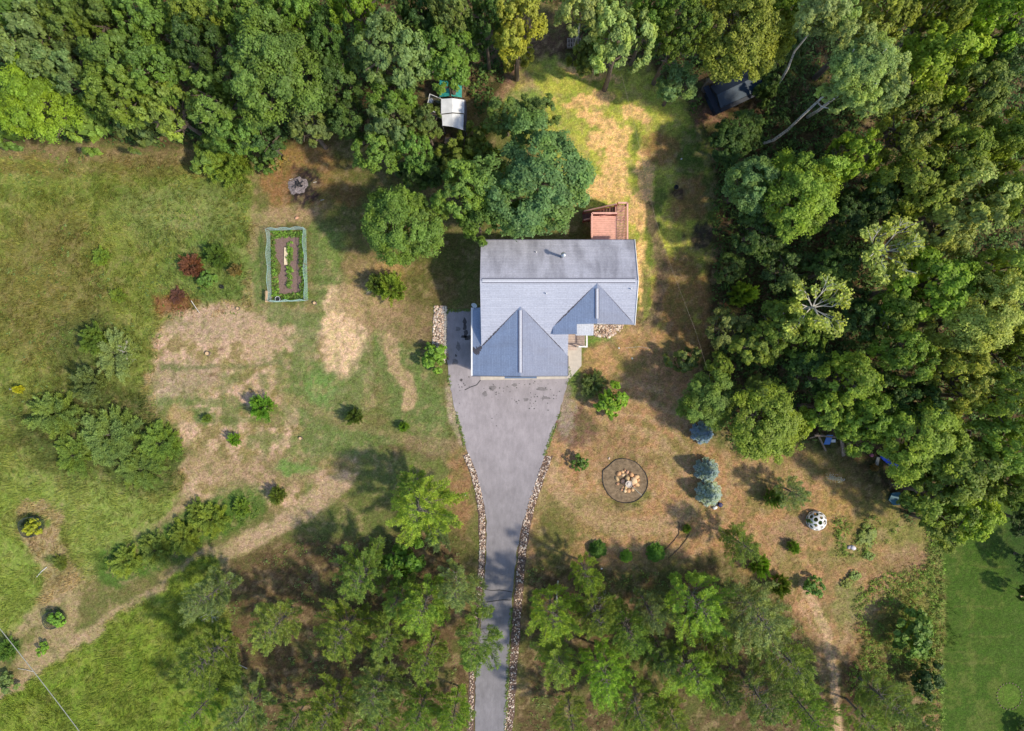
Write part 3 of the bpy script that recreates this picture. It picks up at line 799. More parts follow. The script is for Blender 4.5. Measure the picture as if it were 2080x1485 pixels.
# walls
def gable_wall(x0, x1, y0, y1, ze, zr, axis):
    mb = MB()
    if axis == 'x':   # ridge along x
        ym = (y0+y1)/2; pr = [(y0,0),(y1,0),(y1,ze),(ym,zr),(y0,ze)]
        V = [(x0,y,z) for y,z in pr]+[(x1,y,z) for y,z in pr]
    else:
        xm = (x0+x1)/2; pr = [(x1,0),(x0,0),(x0,ze),(xm,zr),(x1,ze)]
        V = [(x,y0,z) for x,z in pr]+[(x,y1,z) for x,z in pr]
    F = [(4,3,2,1,0),(5,6,7,8,9)]+[(i,(i+1)%5,(i+1)%5+5,i+5) for i in range(5)]
    return mb.add(V, F)
part(gable_wall(-2.1, 9.35, 3.5, 9.52, 3.9, 5.25, 'x'), "wall", M['siding'], house)["label"] = "walls of the main house"
part(gable_wall(-2.85, 4.15, -.5, 3.45, 2.82, 4.4, 'y'), "wall", M['siding'], house)["label"] = "garage walls"
part(gable_wall(3.9, 9.2, 3.42, 4.2, 3.85, 5.2, 'y'), "wall", M['siding'], house)["label"] = "front wall of the right wing"
gd = part(MB().box(-1.9, 3.1, -.56, -.5, .05, 2.2), "garage_door", M['white'], house)
mb = MB()
for i in range(1, 4): mb.box(-1.9, 3.1, -.575, -.56, .05+i*.54-.01, .05+i*.54+.01)
part(mb, "panel_groove", M['black'], house, gd)
for x0, x1, y, n_ in ((6.9, 8.3, 3.42, -1), (-1.2, .2, 9.52, 1), (2.2, 3.6, 9.52, 1)):
    f = part(MB().box(x0, x1, min(y, y+n_*.06), max(y, y+n_*.06), 1.1, 2.4), "window", M['white'], house)
    part(MB().box(x0+.08, x1-.08, min(y+n_*.05, y+n_*.075), max(y+n_*.05, y+n_*.075), 1.18, 2.32), "pane", M['glass'], house, f)
for x, y0, y1 in ((9.35, 5, 6.2), (9.35, 7.4, 8.6)):
    f = part(MB().box(x, x+.06, y0, y1, 1.1, 2.4), "window", M['white'], house)
    part(MB().box(x+.05, x+.075, y0+.08, y1-.08, 1.18, 2.32), "pane", M['glass'], house, f)
d = part(MB().box(5.2, 6.1, 3.36, 3.42, .5, 2.6), "front_door", mat_plain("door_paint", (.25,.07,.05), .5, .1, 3), house)
part(MB().box(5.98, 6.02, 3.30, 3.36, 1.4, 1.55), "handle", M['metal'], house, d)
# gutters and rakes
def gutter(a, b):
    part(MB().beam(a, b, 0.12, 0.11), "gutter", M['white'], house)
gutter((-3.235,-.82,2.80), (-3.235,4.66,2.80))
mev = mat_plain("dark_eave", (.09,.09,.12), .6, .1, 3)
part(MB().beam((4.52,-.82,2.78), (4.52,.79,2.78), 0.05, 0.12), "eave_board", mev, house); part(MB().beam((-2.45,9.94,3.83), (9.66,9.94,3.83), 0.05, 0.12), "eave_board", mev, house)
part(MB().beam((9.69,3.2,3.93), (9.69,6.51,5.45), 0.05, 0.18).beam((9.69,9.91,3.88), (9.69,6.51,5.45), 0.05, 0.18), "rake_board", M['white'], house)
part(MB().beam((-3.17,-.85,2.78), (.655,-.85,4.52), 0.05, 0.18).beam((.655,-.85,4.52), (4.48,-.85,2.78), 0.05, 0.18), "rake_board", mat_plain("dark_rake", (.10,.11,.14), .6, .1, 3), house)
part(MB().tube([(-3.2,-.6,2.75),(-2.95,-.52,2.5),(-2.95,-.52,.1)], .05, 6), "downspout", M['white'], house)
# roof pipes
c = W(1143, 521, 4.9); zc = zm(c.y)
pipe = part(MB().tube([(c.x,c.y,zc-.1),(c.x,c.y,zc+1.15)], .11, 12), "chimney_pipe", M['metal'], house, smooth=False)
part(MB().lathe([(.19,0),(.20,.05),(.16,.10),(.05,.16)], (c.x,c.y,zc+1.13), 14), "cap", M['metal'], house, pipe)
for px, py, hh in ((1110,597,.28), (1281,588,.30), (1090,510,.15)):
    q = W(px, py, 5); z = zm(q.y)
    part(MB().tube([(q.x,q.y,z-.05),(q.x,q.y,z+hh)], .04, 8), "vent_pipe", M['white'], house)
dish = part(MB().lathe([(.04,0),(.14,.02),(.23,.07),(.24,.08),(.21,.07),(.12,.03),(.02,.015)], (0,0,0), 18), "satellite_dish", mat_plain("dish_grey", (.42,.47,.50), .5, .1, 3), house)
dish.location = Vector((-3.0, 4.86, 3.15))-Vector(house.location); dish.rotation_euler = (math.radians(48), 0, math.radians(-25))
part(MB().tube([(-3.1,4.5,2.95),(-3.05,4.8,3.1)], .03, 6), "dish_arm", M['metal'], house)

# ------------------------------------------------------------------ front porch and back deck
porch = root_at("front_porch", 5.3, 2.1)
tag(porch, "small wooden front porch with white railing beside the garage", "porch")
mpb = mat_plain("porch_board", (0.50, 0.40, 0.35), 0.85, 0.2, 5)
mb = MB(); y = 1.6
while y < 3.3: mb.box(4.56, 6.12, y, y+.125, .46, .50); y += .145
part(mb, "floor_boards", mpb, porch)
part(MB().box(4.6, 6.1, 1.62, 3.2, .30, .44).box(5.98, 6.1, 1.62, 1.74, 0, .3).box(4.6, 4.72, 1.62, 1.74, 0, .3), "joists", M['wood'], porch)
mb = MB(); mb.box(6.12, 6.24, 1.5, 3.0, 1.40, 1.46); mb.box(5.5, 6.12, 1.5, 1.61, 1.40, 1.46)
for x, y in ((6.18,1.55),(6.18,2.9),(5.52,1.55)): mb.box(x-.05, x+.05, y-.05, y+.05, .4, 1.42)
i = 1.7
while i < 2.9: mb.box(6.165, 6.195, i, i+.03, .5, 1.4); i += .12
part(mb, "railing", M['white'], porch)
part(MB().box(4.7, 5.45, 1.3, 1.58, .07, .30), "step", mpb, porch)

deck = root_at("back_deck", 8.0, 11.5)
tag(deck, "raised red-stained wooden deck with railings and a stair behind the house", "deck")
md = mat_plain("red_deck_stain", (0.74, 0.40, 0.32), 0.75, 0.18, 4); md2 = mat_plain("red_stain_dark", (0.36, 0.11, 0.085), 0.8, 0.2, 4)
DZ = 1.9
a = W(1200, 438, DZ); b2 = W(1250.5, 486, DZ); e0 = W(1254, 486, DZ); e1 = W(1271, 417, DZ)
X0, X1, X2, X3 = a.x, b2.x, e0.x, e1.x; YA, YB, YC = 9.55, a.y, e1.y
mb = MB(); y = YA; r = random.Random(4)
while y < YB-.1:
    mb.box(X0, X1, y, y+.135, DZ-.04+r.uniform(-.004,.004), DZ+r.uniform(-.003,.006)); y += .15
part(mb, "floor_boards", md, deck)
mb = MB(); y = YA
while y < YC-.05:
    mb.box(X1+.03, X3, y, y+.085, DZ-.10, DZ-.06); y += .125
part(mb, "walkway_boards", md, deck)
for x in (X0+.05, X1-.05, X3-.05):
    for y in (YA+.1, YB-.06): part(MB().box(x-.06, x+.06, y-.06, y+.06, 0, DZ-.30), "post", md2, deck)
for x in (X1+.08, X3-.05): part(MB().box(x-.06, x+.06, YC-.12, YC, 0, DZ-.12), "post", md2, deck)
mb = MB()
mb.box(X0+.02, X0+.07, YA, YB, DZ-.26, DZ-.05); mb.box(X0, X3, YB-.07, YB-.02, DZ-.28, DZ-.12); mb.box(X3-.07, X3-.02, YA, YC, DZ-.28, DZ-.11)
part(mb, "frame", md2, deck)
def rail(pts, zb, name="railing", bal=.13, capw=.14):
    mc = MB(); mbal = MB()
    for p, q in zip(pts, pts[1:]):
        p = Vector(p); q = Vector(q); mc.beam(p+Vector((0,0,.92)), q+Vector((0,0,.92)), capw, .04)
        L = (q-p).length; n = int(L/bal)
        for i in range(n+1):
            c = p+(q-p)*(i/max(n,1)); mbal.box(c.x-.018, c.x+.018, c.y-.018, c.y+.018, c.z+.02, c.z+.9)
        for c in (p, q): mbal.box(c.x-.045, c.x+.045, c.y-.045, c.y+.045, c.z-.1, c.z+.9)
    rl = part(mc, name, md, deck); part(mbal, "balusters", md2, deck, rl)
rail([(X0,YA+.4,DZ),(X0,YB,DZ),(X1,YB,DZ)], DZ)
rail([(X3,YA+.4,DZ-.06),(X3,YC,DZ-.06),(X1+.08,YC,DZ-.06)], DZ)
part(MB().beam((X1+.02,YA+.3,DZ+.0),(X1+.02,YC-.1,DZ+.0), .10, .06), "threshold_beam", md, deck)
st = MB(); XS = W(1184, 430, .1).x; yt0, yt1 = YB+.08, YC-.1
n = 11
for i in range(n):
    t = (i+.5)/n; x = X1-(X1-XS)*t; z = DZ-.12-(DZ-.1)*t; k = .2*t
    st.box(x-.13, x+.10, yt0-k, yt1-k, z-.04, z)
part(st, "stair_treads", mat_plain("worn_tread", (.22,.12,.10), .85, .25, 5), deck)
s2 = MB()
for k in (0, 1):
    ya, yb = (yt0, yt0-.2) if k == 0 else (yt1, yt1-.2)
    s2.beam((X1,ya,DZ-.25),(XS,yb,.05), .05, .24)
part(s2, "stringer", md2, deck)
rail([(X1-.05,yt1+.02,DZ-.1),(XS,yt1-.18,.1)], 0, "stair_railing", .14, .10); rail([(X1-.1,yt0-.02,DZ-.1),(XS,yt0-.24,.1)], 0, "stair_railing", .14, .10)

# ------------------------------------------------------------------ shelters in the trees
def quad_roof(root, name, pts, mat, th=.04):
    return part(MB().slab(pts, th), name, mat, root)
q = lambda px, py, z: tuple(W(px, py, z))
ken = root_at("animal_shelter", *W(920, 235, 0)[:2])
tag(ken, "low shelter with two white sheet roofs and a dark side, half under the trees", "shelter")
mw = mat_plain("white_sheet_roof", (0.80, 0.82, 0.86), 0.45, 0.12, 2)
def gab(root, pa, pb, pc, pd, ridge_lift, z, mat, name="roof_panel"):
    """corners nw, ne, se, sw in pixels; ridge runs top to bottom in the middle"""
    nw, ne, se, sw = [Vector(q(*p, z)) for p in (pa, pb, pc, pd)]
    rn = (nw+ne)/2+Vector((0,0,ridge_lift)); rs = (sw+se)/2+Vector((0,0,ridge_lift))
    mb = MB(); mb.slab([nw, sw, rs, rn], .03); mb.slab([rn, rs, se, ne], .03)
    return part(mb, name, mat, root), (nw, ne, se, sw)
_, k1 = gab(ken, (896,201), (943,203), (943,230), (896,231), .25, 2.0, mw)
_, k2 = gab(ken, (897,233), (942,232), (941,264), (899,255), .22, 1.95, mw)
for c in (k1[0], k1[1], k1[2], k1[3], k2[2], k2[3]): part(MB().tube([(c.x, c.y, 0), (c.x, c.y, 1.95)], .035, 6), "post", M['metal'], ken)
part(MB().box(k1[1].x+.02, k1[1].x+.10, k2[2].y-.1, k1[1].y, 0, 2.02), "side_wall", mat_plain("slate_panel", (.10,.10,.13), .6, .2, 3), ken)
part(MB().box(k2[3].x, k2[2].x, k2[2].y-.55, k2[2].y-.5, 0, .5).box(k2[3].x, k2[2].x, k2[2].y-.5, k2[2].y, .02, .08), "threshold", M['wood'], ken)
gs = root_at("green_shelter", *W(910, 182, 0)[:2])
tag(gs, "shelter with a teal green ridged roof, north of the white sheet roofs", "shelter")
_, k3 = gab(gs, (893,160), (938,160), (938,198), (893,197), .3, 1.7, mat_plain("teal_metal", (0.035, 0.30, 0.26), 0.5, 0.35, 3), "roof")
for c in k3: part(MB().tube([(c.x, c.y, 0), (c.x, c.y, 1.7)], .035, 6), "post", M['metal'], gs)
rn = (k3[0]+k3[1])/2; rs = (k3[2]+k3[3])/2
part(MB().beam(rn+Vector((0,0,.32)), rs+Vector((0,0,.32)), .09, .03), "ridge_cap", M['black'], gs)
pen = root_at("wire_pen", *W(885, 212, 0)[:2])
tag(pen, "open wire pen with white top rails left of the white-roofed shelter", "pen")
mb = MB(); A = [Vector(q(*p, 1.5)) for p in ((897,201),(873,191),(866,222),(897,232))]
for u, v in zip(A, A[1:]): mb.tube([u, v], .025, 5)
for u in A: mb.tube([(u.x, u.y, 0), u], .025, 5)
part(mb, "frame", M['white'], pen)
mb = MB()
for u, v in zip(A, A[1:]):
    for i in range(1, 12):
        c = u+(v-u)*(i/12); mb.tube([(c.x, c.y, .05), c], .006, 4)
    for z in (.4, .8, 1.2): mb.tube([(u.x,u.y,z),(v.x,v.y,z)], .006, 4)
part(mb, "wire", M['metal'], pen)
tag(MB().lathe([(.16,0),(.20,.15),(.22,.35),(.15,.42)], q(876, 208, 0), 12).build("bucket", M['white']), "pale bucket standing in the wire pen", "bucket")

shed = root_at("storage_shed", *W(1481, 196, 0)[:2]); shed.rotation_euler = (0, 0, math.radians(25.5))
tag(shed, "dark navy shed with a ridged roof in deep shade under the trees", "shed")
mn = mat_plain("navy_metal", (0.018, 0.042, 0.075), 0.55, 0.2, 2); mk = mat_plain("shaded_navy_metal", (0.014, 0.02, 0.035), 0.6, 0.2, 2)  # navy darkened to stand for tree shade, blacker copy for the shaded sides
MB().slab([(-1.95,-1.0,2.0),(1.95,-1.0,2.0),(1.95,0,2.5),(-1.95,0,2.5)], .05).build("roof", mn, shed)["label"] = "lighter blue south slope"
MB().slab([(-1.95,0,2.5),(1.95,0,2.5),(1.95,1.0,2.0),(-1.95,1.0,2.0)], .05).build("roof", mk, shed)["label"] = "north slope with its shade painted in black"
wl = MB(); pr = [(-.95,0),(.95,0),(.95,1.97),(0,2.42),(-.95,1.97)]
wl.add([(-1.9,y,z) for y,z in pr]+[(1.9,y,z) for y,z in pr], [(4,3,2,1,0),(5,6,7,8,9)]+[(i,(i+1)%5,(i+1)%5+5,i+5) for i in range(5)])
wl.build("wall", mk, shed)
MB().slab([(-2.4,-1.25,1.75),(-1.96,-1.25,1.85),(-1.96,1.2,1.85),(-2.4,1.2,1.75)], .05).slab([(-1.96,-1.3,1.8),(1.95,-1.3,1.8),(1.95,-1.02,1.95),(-1.96,-1.02,1.95)], .05).build("eave_skirt", mk, shed)
MB().box(-1.93, -1.9, -.45, .45, .05, 1.85).build("door", mn, shed)

pal = root_at("pallet_stack", *W(1166, 90, 0)[:2])
tag(pal, "small stack of grey wooden pallets at the foot of the birch on the top edge", "pallets")
for k in range(2):
    mb = MB(); z = k*.16
    for i in range(6): mb.box(-.6+i*.21, -.6+i*.21+.11, -.4, .4, z+.105, z+.13)
    for y in (-.4, -.04, .32): mb.box(-.6, .57, y, y+.08, z, z+.108)
    mb.build("pallet", M['wood'], pal)

# ------------------------------------------------------------------ garden
gdn = root_at("netting_fence", *W(586, 540, 0)[:2])
tag(gdn, "pale blue-green netting fence on posts around the vegetable garden", "fence")
mnet = mat_plain("net_strand", (0.36, 0.52, 0.50), 0.6, 0.15, 3)
Gc = [W(*p) for p in ((549,469),(622,466),(626,611),(552,614))]
for i in range(4):
    a, b = Gc[i], Gc[(i+1) % 4]; L = (b-a).length; n = int(L/.13); mb = MB(); rr = random.Random(i)
    nx_ = Vector((-(b-a).y, (b-a).x, 0)).normalized()
    for j in range(n+1):
        t = j/n; c = a+(b-a)*t; o = nx_*(math.sin(t*17+i)*.06+rr.uniform(-.02,.02)); hgt = 1.05+math.sin(t*9+i)*.05
        if i == 3 and t > .86 and False: continue
        mb.beam(c, (c.x+o.x, c.y+o.y, hgt), .010, .010)
    for z in (.08,.2,.33,.46,.6,.74,.88,1.02):
        for j in range(0, n, 3):
            t0, t1 = j/n, min(1, (j+3)/n)
            f = lambda t: a+(b-a)*t+nx_*(math.sin(t*17+i)*.06)*z+Vector((0,0,z+math.sin(t*9+i)*.05*z))
            mb.beam(f(t0), f(t1), .022 if z > 1 else .010, .022 if z > 1 else .010)
    part(mb, "netting", mnet, gdn)
for i, c in enumerate(Gc+[(Gc[0]+Gc[3])/2, (Gc[1]+Gc[2])/2]):
    part(MB().tube([(c.x,c.y,0),(c.x,c.y,1.15)], .03, 6), "post", M['wood'], gdn)
tag(flat("garden_soil", [(557,484),(592,478),(611,486),(612,520),(606,540),(612,560),(613,594),(568,598),(566,560),(572,540),(559,520)], .02, mat_plain("garden_soil", (.20,.135,.115), .95, .3, 9), .04, .07), kind="structure")
pb = W(546, 603)
tag(MB().box(pb.x-.09, pb.x+.11, pb.y-.5, pb.y+.45, .55, .60).box(pb.x-.06, pb.x+.08, pb.y-.45, pb.y-.38, 0, .55).box(pb.x-.06, pb.x+.08, pb.y+.33, pb.y+.40, 0, .55).build("plank_bench", M['cutwood']), "tan plank bench at the lower left corner of the garden fence", "bench")
c = W(566, 608)
tub = root_at("round_tub", c.x, c.y); tag(tub, "dark round tub with a white rim in the garden's bottom left corner", "tub")
part(MB().lathe([(.17,0),(.20,.25),(.20,.26),(.05,.25)], (c.x,c.y,0), 16), "body", M['black'], tub)
part(MB().tube([(c.x+.21*math.cos(t*.4), c.y+.21*math.sin(t*.4), .28) for t in range(17)], .018, 5), "rim", M['white'], tub)
c = W(583, 520)
tag(MB().slab([(c.x-.22,c.y-.75,.12),(c.x+.06,c.y-.75,.12),(c.x+.1,c.y+.7,.12),(c.x-.2,c.y+.7,.12)], .1).build("straw_mulch", mat_plain("dry_straw", (.72,.60,.40), .95, .25, 14)), "strip of pale dry straw along the middle row of the garden", "straw")

# ------------------------------------------------------------------ fire pit
fc = W(605, 377)
fp = root_at("fire_pit", fc.x, fc.y); tag(fp, "burnt-out fire pit with pale ash and charred wood on bare ground", "fire pit")
mb = MB(); rg_ = random.Random(8); V = []; F = []; n = 28; rings = [0, .25, .5, .75, 1.0]
for k, t in enumerate(rings):
    for i in range(n):
        a = 2*math.pi*i/n; rr = t*(.80+.11*math.sin(a*2+1)+.07*math.sin(a*5)+.06*math.sin(a*9+2)); z = .10*(1-t*t)*(.6+.7*rg_.random())
        V.append((fc.x+rr*math.cos(a), fc.y+rr*1.05*math.sin(a), z if t < 1 else -.01))
for k in range(4):
    for i in range(n): j = (i+1) % n; F.append((k*n+i, (k+1)*n+i, (k+1)*n+j, k*n+j))
part(MB().add(V, F), "ash", mat_plain("grey_ash", (.20,.17,.175), .95, .75, 9), fp)
for k in range(9):
    a = rg_.uniform(0, 6.28); x = fc.x+rg_.uniform(-.3,.35); y = fc.y+rg_.uniform(-.3,.3); L = rg_.uniform(.12,.32)
    part(MB().tube([(x-L*math.cos(a), y-L*math.sin(a), .16), (x+L*math.cos(a), y+L*math.sin(a), .22)], rg_.uniform(.025,.05), 6), "charred_log", M['black'], fp)
for px, py in ((592,365),(640,371),(655,407)):
    c = W(px, py); tag(MB().tube([(c.x-.15,c.y,.03),(c.x+.14,c.y+.06,.05)], .03, 5).build("wood_scrap", M['dead']), {592:"short white wood scrap at the left rim of the fire pit",640:"white wood scrap right of the fire pit ash",655:"white wood scrap south-east of the fire pit"}[px], "wood scrap")

# ------------------------------------------------------------------ boulder mound with fountain
mbC = [(630,565,50),(735,515,35),(800,475,30),(865,520,46),(580,705,52),(745,600,45),(980,595,56),(1115,650,60),(600,845,40),(745,780,60),(865,700,60),(1040,750,80),(1165,745,36),(1120,850,64),(710,1005,32),(745,930,22),(820,945,45),(800,1040,42),(900,1035,45),(1010,1010,38),(1050,920,26),(1030,840,40)]
r = np.random.RandomState(55)
BC = [(214,168,124),(226,186,140),(196,150,118),(222,176,144),(206,176,132),(230,200,160)]
HOURS = ["twelve", "one", "two", "three", "four", "five", "six", "seven", "eight", "nine", "ten", "eleven"]
BLAB = []
for i, (x, y, s) in enumerate(mbC):
    dx, dy = x-870, 760-y; hr = HOURS[int(round(math.degrees(math.atan2(dx, dy))/30)) % 12]; dd = math.hypot(dx, dy)
    zone = "outer edge" if dd > 230 else ("inner part" if dd > 110 else "middle")
    b0 = "%s tan boulder at %s o'clock in the %s of the ringed mound" % ("large" if s > 58 else ("medium" if s > 42 else ("small" if s > 30 else "tiny")), hr, zone)
    while b0 in BLAB: b0 = b0.replace(" tan ", " pale tan ") if " pale tan " not in b0 else b0.replace(" pale tan ", " rusty tan ")
    BLAB.append(b0)
for i, (x, y, s) in enumerate(mbC):
    V, F = rock(r, s/13.5/24*1.22, .85, True)
    c = W(1210+x/13.5, 920+y/13.5)
    me = mesh("boulder", V, F, M['stone'], col=np.repeat(lin(BC[i % 6])[None]*.9, len(F), 0), smooth=True)
    o = link("boulder", me, None, (c.x, c.y, s/13.5/24*.45))
    tag(o, BLAB[i], "boulder", "boulders of the ringed mound")
c = W(1277.5, 983.5, .5)
ft = root_at("stone_fountain", c.x, c.y); tag(ft, "small round pale stone fountain among the tan boulders", "fountain")
part(MB().lathe([(.20,0),(.20,.35),(.28,.45),(.29,.52),(.26,.52),(.22,.46),(.10,.46)], (c.x,c.y,0), 20), "basin", mat_plain("pale_stone", (.55,.48,.43), .8, .15, 6), ft)
part(MB().lathe([(.13,.45),(.12,.56),(.05,.56)], (c.x,c.y,0), 14), "spout", mat_plain("pale_stone_top", (.62,.56,.50), .8, .1, 6), ft)
RG = [(195,480),(330,370),(480,230),(560,180),(690,155),(850,165),(960,195),(1090,250),(1190,330),(1290,450),(1370,560),(1410,680),(1428,800),(1410,930),(1370,1040),(1270,1180),(1170,1270),(1060,1330),(900,1368),(740,1365),(600,1325),(460,1250),(350,1140),(270,1010),(215,880),(190,760),(190,600)]
tag(flat('mulch_bed', [(1210+x/13.5, 920+y/13.5) for x, y in RG], .018, mat_plain('bed_mulch', (.20,.145,.090), .95, .45, 3), .03, .03), kind='structure')
pts = [W(1210+x/13.5, 920+y/13.5)+Vector((0,0,.05)) for x, y in RG]; pts.append(pts[0])
tag(MB().tube(pts, .033, 5).build("edging_ring", M['black']), "black plastic edging ring around the boulder mound", "edging")
pts = [W(1210+x/13.5, 920+y/13.5)+Vector((0,0,.04)) for x, y in ((1000,940),(1080,990),(1160,1070),(1280,1170))]
tag(MB().tube(pts, .018, 5).build("garden_hose", mat_plain("pale_hose", (.45,.48,.42), .5, .1, 3)), "pale hose running from the boulders to the edging ring", "hose")
for i, PP in enumerate([[(1379,1060),(1379,1084),(1368,1099),(1354,1113),(1346,1119)], [(1400,1084),(1393,1097),(1380,1113),(1368,1124),(1357,1134)]]):
    pts = [W(*p)+Vector((0,0,.04)) for p in PP]
    tag(MB().tube(pts, .03, 5).build("edging_strip", mat_plain("brown_edging", (.11,.07,.05), .8, .3, 6)), ["left curved dark edging strip above the rightmost of three round shrubs", "right curved dark edging strip ending beside the rightmost round shrub"][i], "edging")

# ------------------------------------------------------------------ white climbing dome
dc = W(1655, 1056)
dome = root_at("climbing_dome", dc.x, dc.y); tag(dome, "white lattice climbing dome with round holes standing in the dry yard", "dome")
bm = bmesh.new(); bmesh.ops.create_icosphere(bm, subdivisions=2, radius=.82)
bm.verts.ensure_lookup_table(); mb = MB(); rr = random.Random(5)
for v in bm.verts:
    if v.co.z < -.30: continue
    cs = [f.calc_center_median() for f in v.link_faces]
    nrm = v.co.normalized(); ux = nrm.orthogonal().normalized(); uy = nrm.cross(ux)
    cs.sort(key=lambda c: math.atan2((c-v.co).dot(uy), (c-v.co).dot(ux)))
    cen = sum(cs, Vector())/len(cs); m_ = len(cs)
    outer = []
    for i in range(m_): outer += [cs[i], (cs[i]+cs[(i+1)%m_])/2]
    k = rr.uniform(.48,.80); inner = [cen+(c-cen).normalized()*((cs[0]-cen).length*k*.95) for c in outer]; m2 = len(outer)
    V = [c.normalized()*.82 for c in outer]+[c.normalized()*.82 for c in inner]+[c.normalized()*.76 for c in outer]+[c.normalized()*.76 for c in inner]
    F = []
    for i in range(m2):
        j = (i+1) % m2
        F += [(i, j, j+m2, i+m2), (i+m2, j+m2, j+3*m2, i+3*m2), (i+2*m2, i+3*m2, j+3*m2, j+2*m2)]
    mb.add([(p.x, p.y, p.z+.28) for p in V], F)
bm.free(); mb.build("shell", M['white'], dome)

# ------------------------------------------------------------------ things in the shade at the right
play = root_at("play_set", *W(1685, 903, 0)[:2]); tag(play, "wooden play set with a blue slide half hidden under the trees", "play set")
def wb(mb, a, za, b, zb, w_=.12): mb.beam(W(*a, za), W(*b, zb), w_, w_); return mb
part(wb(wb(MB(), (1660,880), 1.9, (1677,915), .1), (1645,890), 1.2, (1672,882), 1.9, .08), "leg", M['wood'], play)
part(wb(wb(MB(), (1708,888), 2.0, (1712,926), .1, .14), (1712,888), 2.0, (1716,926), .1, .06), "leg", M['wood'], play)
part(wb(MB(), (1724,896), 1.8, (1731,926), .1), "leg", M['wood'], play)
part(wb(MB(), (1655,884), 2.0, (1730,892), 2.0, .14), "beam", M['wood'], play)
mblue = mat_plain("blue_plastic", (.03,.14,.42), .4, .2, 3)
a = W(1684, 893, 1.3); part(MB().slab([(a.x-.25,a.y-.45,.9),(a.x+.25,a.y-.45,.9),(a.x+.25,a.y+.4,1.5),(a.x-.25,a.y+.4,1.5)], .05), "slide", mblue, play)
a = W(1694, 896, 1.1); part(MB().box(a.x-.18, a.x+.18, a.y-.12, a.y+.12, .95, 1.0), "swing_seat", M['white'], play)
# blue tarp: crumpled sheet
V = []; F = []; r = np.random.RandomState(4); A, B = Vector(W(1786, 925)), Vector(W(1834, 955)); nu, nv = 18, 9
d = B-A; nn = Vector((-d.y, d.x, 0)).normalized()
for i in range(nu+1):
    for j in range(nv+1):
        u = i/nu; v = j/nv; wd = .25+.75*u
        p = A+d*u+nn*(v-.35)*wd*1.5
        V.append((p.x, p.y, .12+.25*math.sin(v*3.1)*u+r.uniform(0,.12)))
for i in range(nu):
    for j in range(nv): a0 = i*(nv+1)+j; F.append((a0, a0+nv+1, a0+nv+2, a0+1))
tag(MB().add(V, F).build("blue_tarp", mat_plain("blue_tarp", (.03,.09,.62), .45, .2, 3)), "crumpled bright blue tarp on the ground at the tree edge", "tarp")
a = W(1782, 928); b = W(1779, 945)
tag(MB().beam((a.x,a.y,.15), (b.x,b.y,.1), .26, .10).build("grey_board", mat_plain("grey_board", (.30,.30,.26), .7, .2, 3)), "grey board lying against the left end of the blue tarp", "board")
a = W(1768, 924)
tag(MB().lathe([(.12,0),(.15,.1),(.14,.3),(.05,.33)], (a.x,a.y,0), 10).build("toy_bucket", mat_plain("pink_plastic", (.45,.15,.22), .5, .2, 3)), "small pink bucket left of the blue tarp", "bucket")
a = W(1818, 1012)
lid = root_at("sandbox", a.x, a.y); tag(lid, "teal sandbox with a six-sided lid under the tree edge", "sandbox")
hexa = [(a.x+.68*math.cos(t), a.y+.60*math.sin(t), .28) for t in [math.radians(x) for x in (15, 70, 125, 190, 245, 300)]]
mt = mat_plain("teal_plastic", (.05,.15,.20), .5, .25, 3)
part(MB().slab(hexa, .04), "lid", mt, lid); part(MB().slab([(a.x+(x-a.x)*.92, a.y+(y-a.y)*.92, .235) for x, y, z in hexa], .23), "box", mat_plain("dark_teal", (.02,.07,.09), .6, .2, 3), lid)
a = W(1831, 980); tag(MB().lathe([(.1,0),(.13,.12),(.08,.2)], (a.x,a.y,0), 10).build("white_jug", M['white']), "small white jug in the shade above the teal sandbox", "jug")
# by the lower blue spruce
r = np.random.RandomState(2); V, F = rock(r, .19, .8, True); a = W(1451.5, 1030.5)
o = link("white_bag", mesh("white_bag", V, F, M['white'], smooth=True), None, (a.x, a.y, .13)); tag(o, "crumpled white bag lying at the foot of the lower blue spruce", "bag")
a = W(1461.5, 1024.5); mb = MB().lathe([(.15,0),(.19,.12),(.20,.26),(.16,.30),(.03,.31)], (a.x,a.y,0), 14)
tag(mb.build("navy_tub", mat_plain("navy_plastic", (.02,.02,.09), .4, .2, 3), smooth=False), "round dark navy tub beside the white bag", "tub")

# ------------------------------------------------------------------ stumps, stones, sticks
def stump(px, py, rad, h, label):
    a = W(px, py); rt = root_at("tree_stump", a.x, a.y); tag(rt, label, "stump", "cut stumps in the yard")
    part(MB().lathe([(rad*1.35,0),(rad*1.05,h*.4),(rad,h)], (a.x,a.y,0), 12), "bark", M['bark'], rt)
    part(MB().lathe([(rad*.9,h),(rad*.88,h+.012)], (a.x,a.y,0), 12), "cut_face", M['cutwood'], rt)
stump(422.5, 718, .17, .22, "pale cut stump in the dry clearing left of a dark patch of soil")
stump(611, 890, .13, .2, "small pale cut stump between the dry clearing and the fir seedlings")
stump(640, 616, .13, .25, "cut stump just outside the garden fence's lower right corner")
stump(484, 627, .13, .2, "orange-tan stump in the long grass left of the garden fence")
def stone(px, py, s, colr, label, cat="stone"):
    r = np.random.RandomState(px); V, F = rock(r, s, .7, True); a = W(px, py)
    tag(link("field_stone", mesh("field_stone", V, F, M['stone'], col=np.repeat(lin(colr)[None]*.85, len(F), 0), smooth=True), None, (a.x, a.y, s*.3)), label, cat)
stone(603, 443, .16, (220,170,140), "orange-tan stone on the grass above the garden fence")
stone(1237, 931, .11, (230,200,180), "pale round stone above left of the black edging ring")
stone(1732, 1112, .26, (225,220,225), "white stone lying in the weedy field below the climbing dome")
stone(1724, 1111, .17, (190,180,190), "smaller grey stone touching the left side of the white stone")
stone(1384, 323, .07, (240,240,240), "small white stone on the shaded lawn right of the back lawn")
stone(1222, 1155, .08, (240,235,230), "small white stone below the leftmost of the three round shrubs")
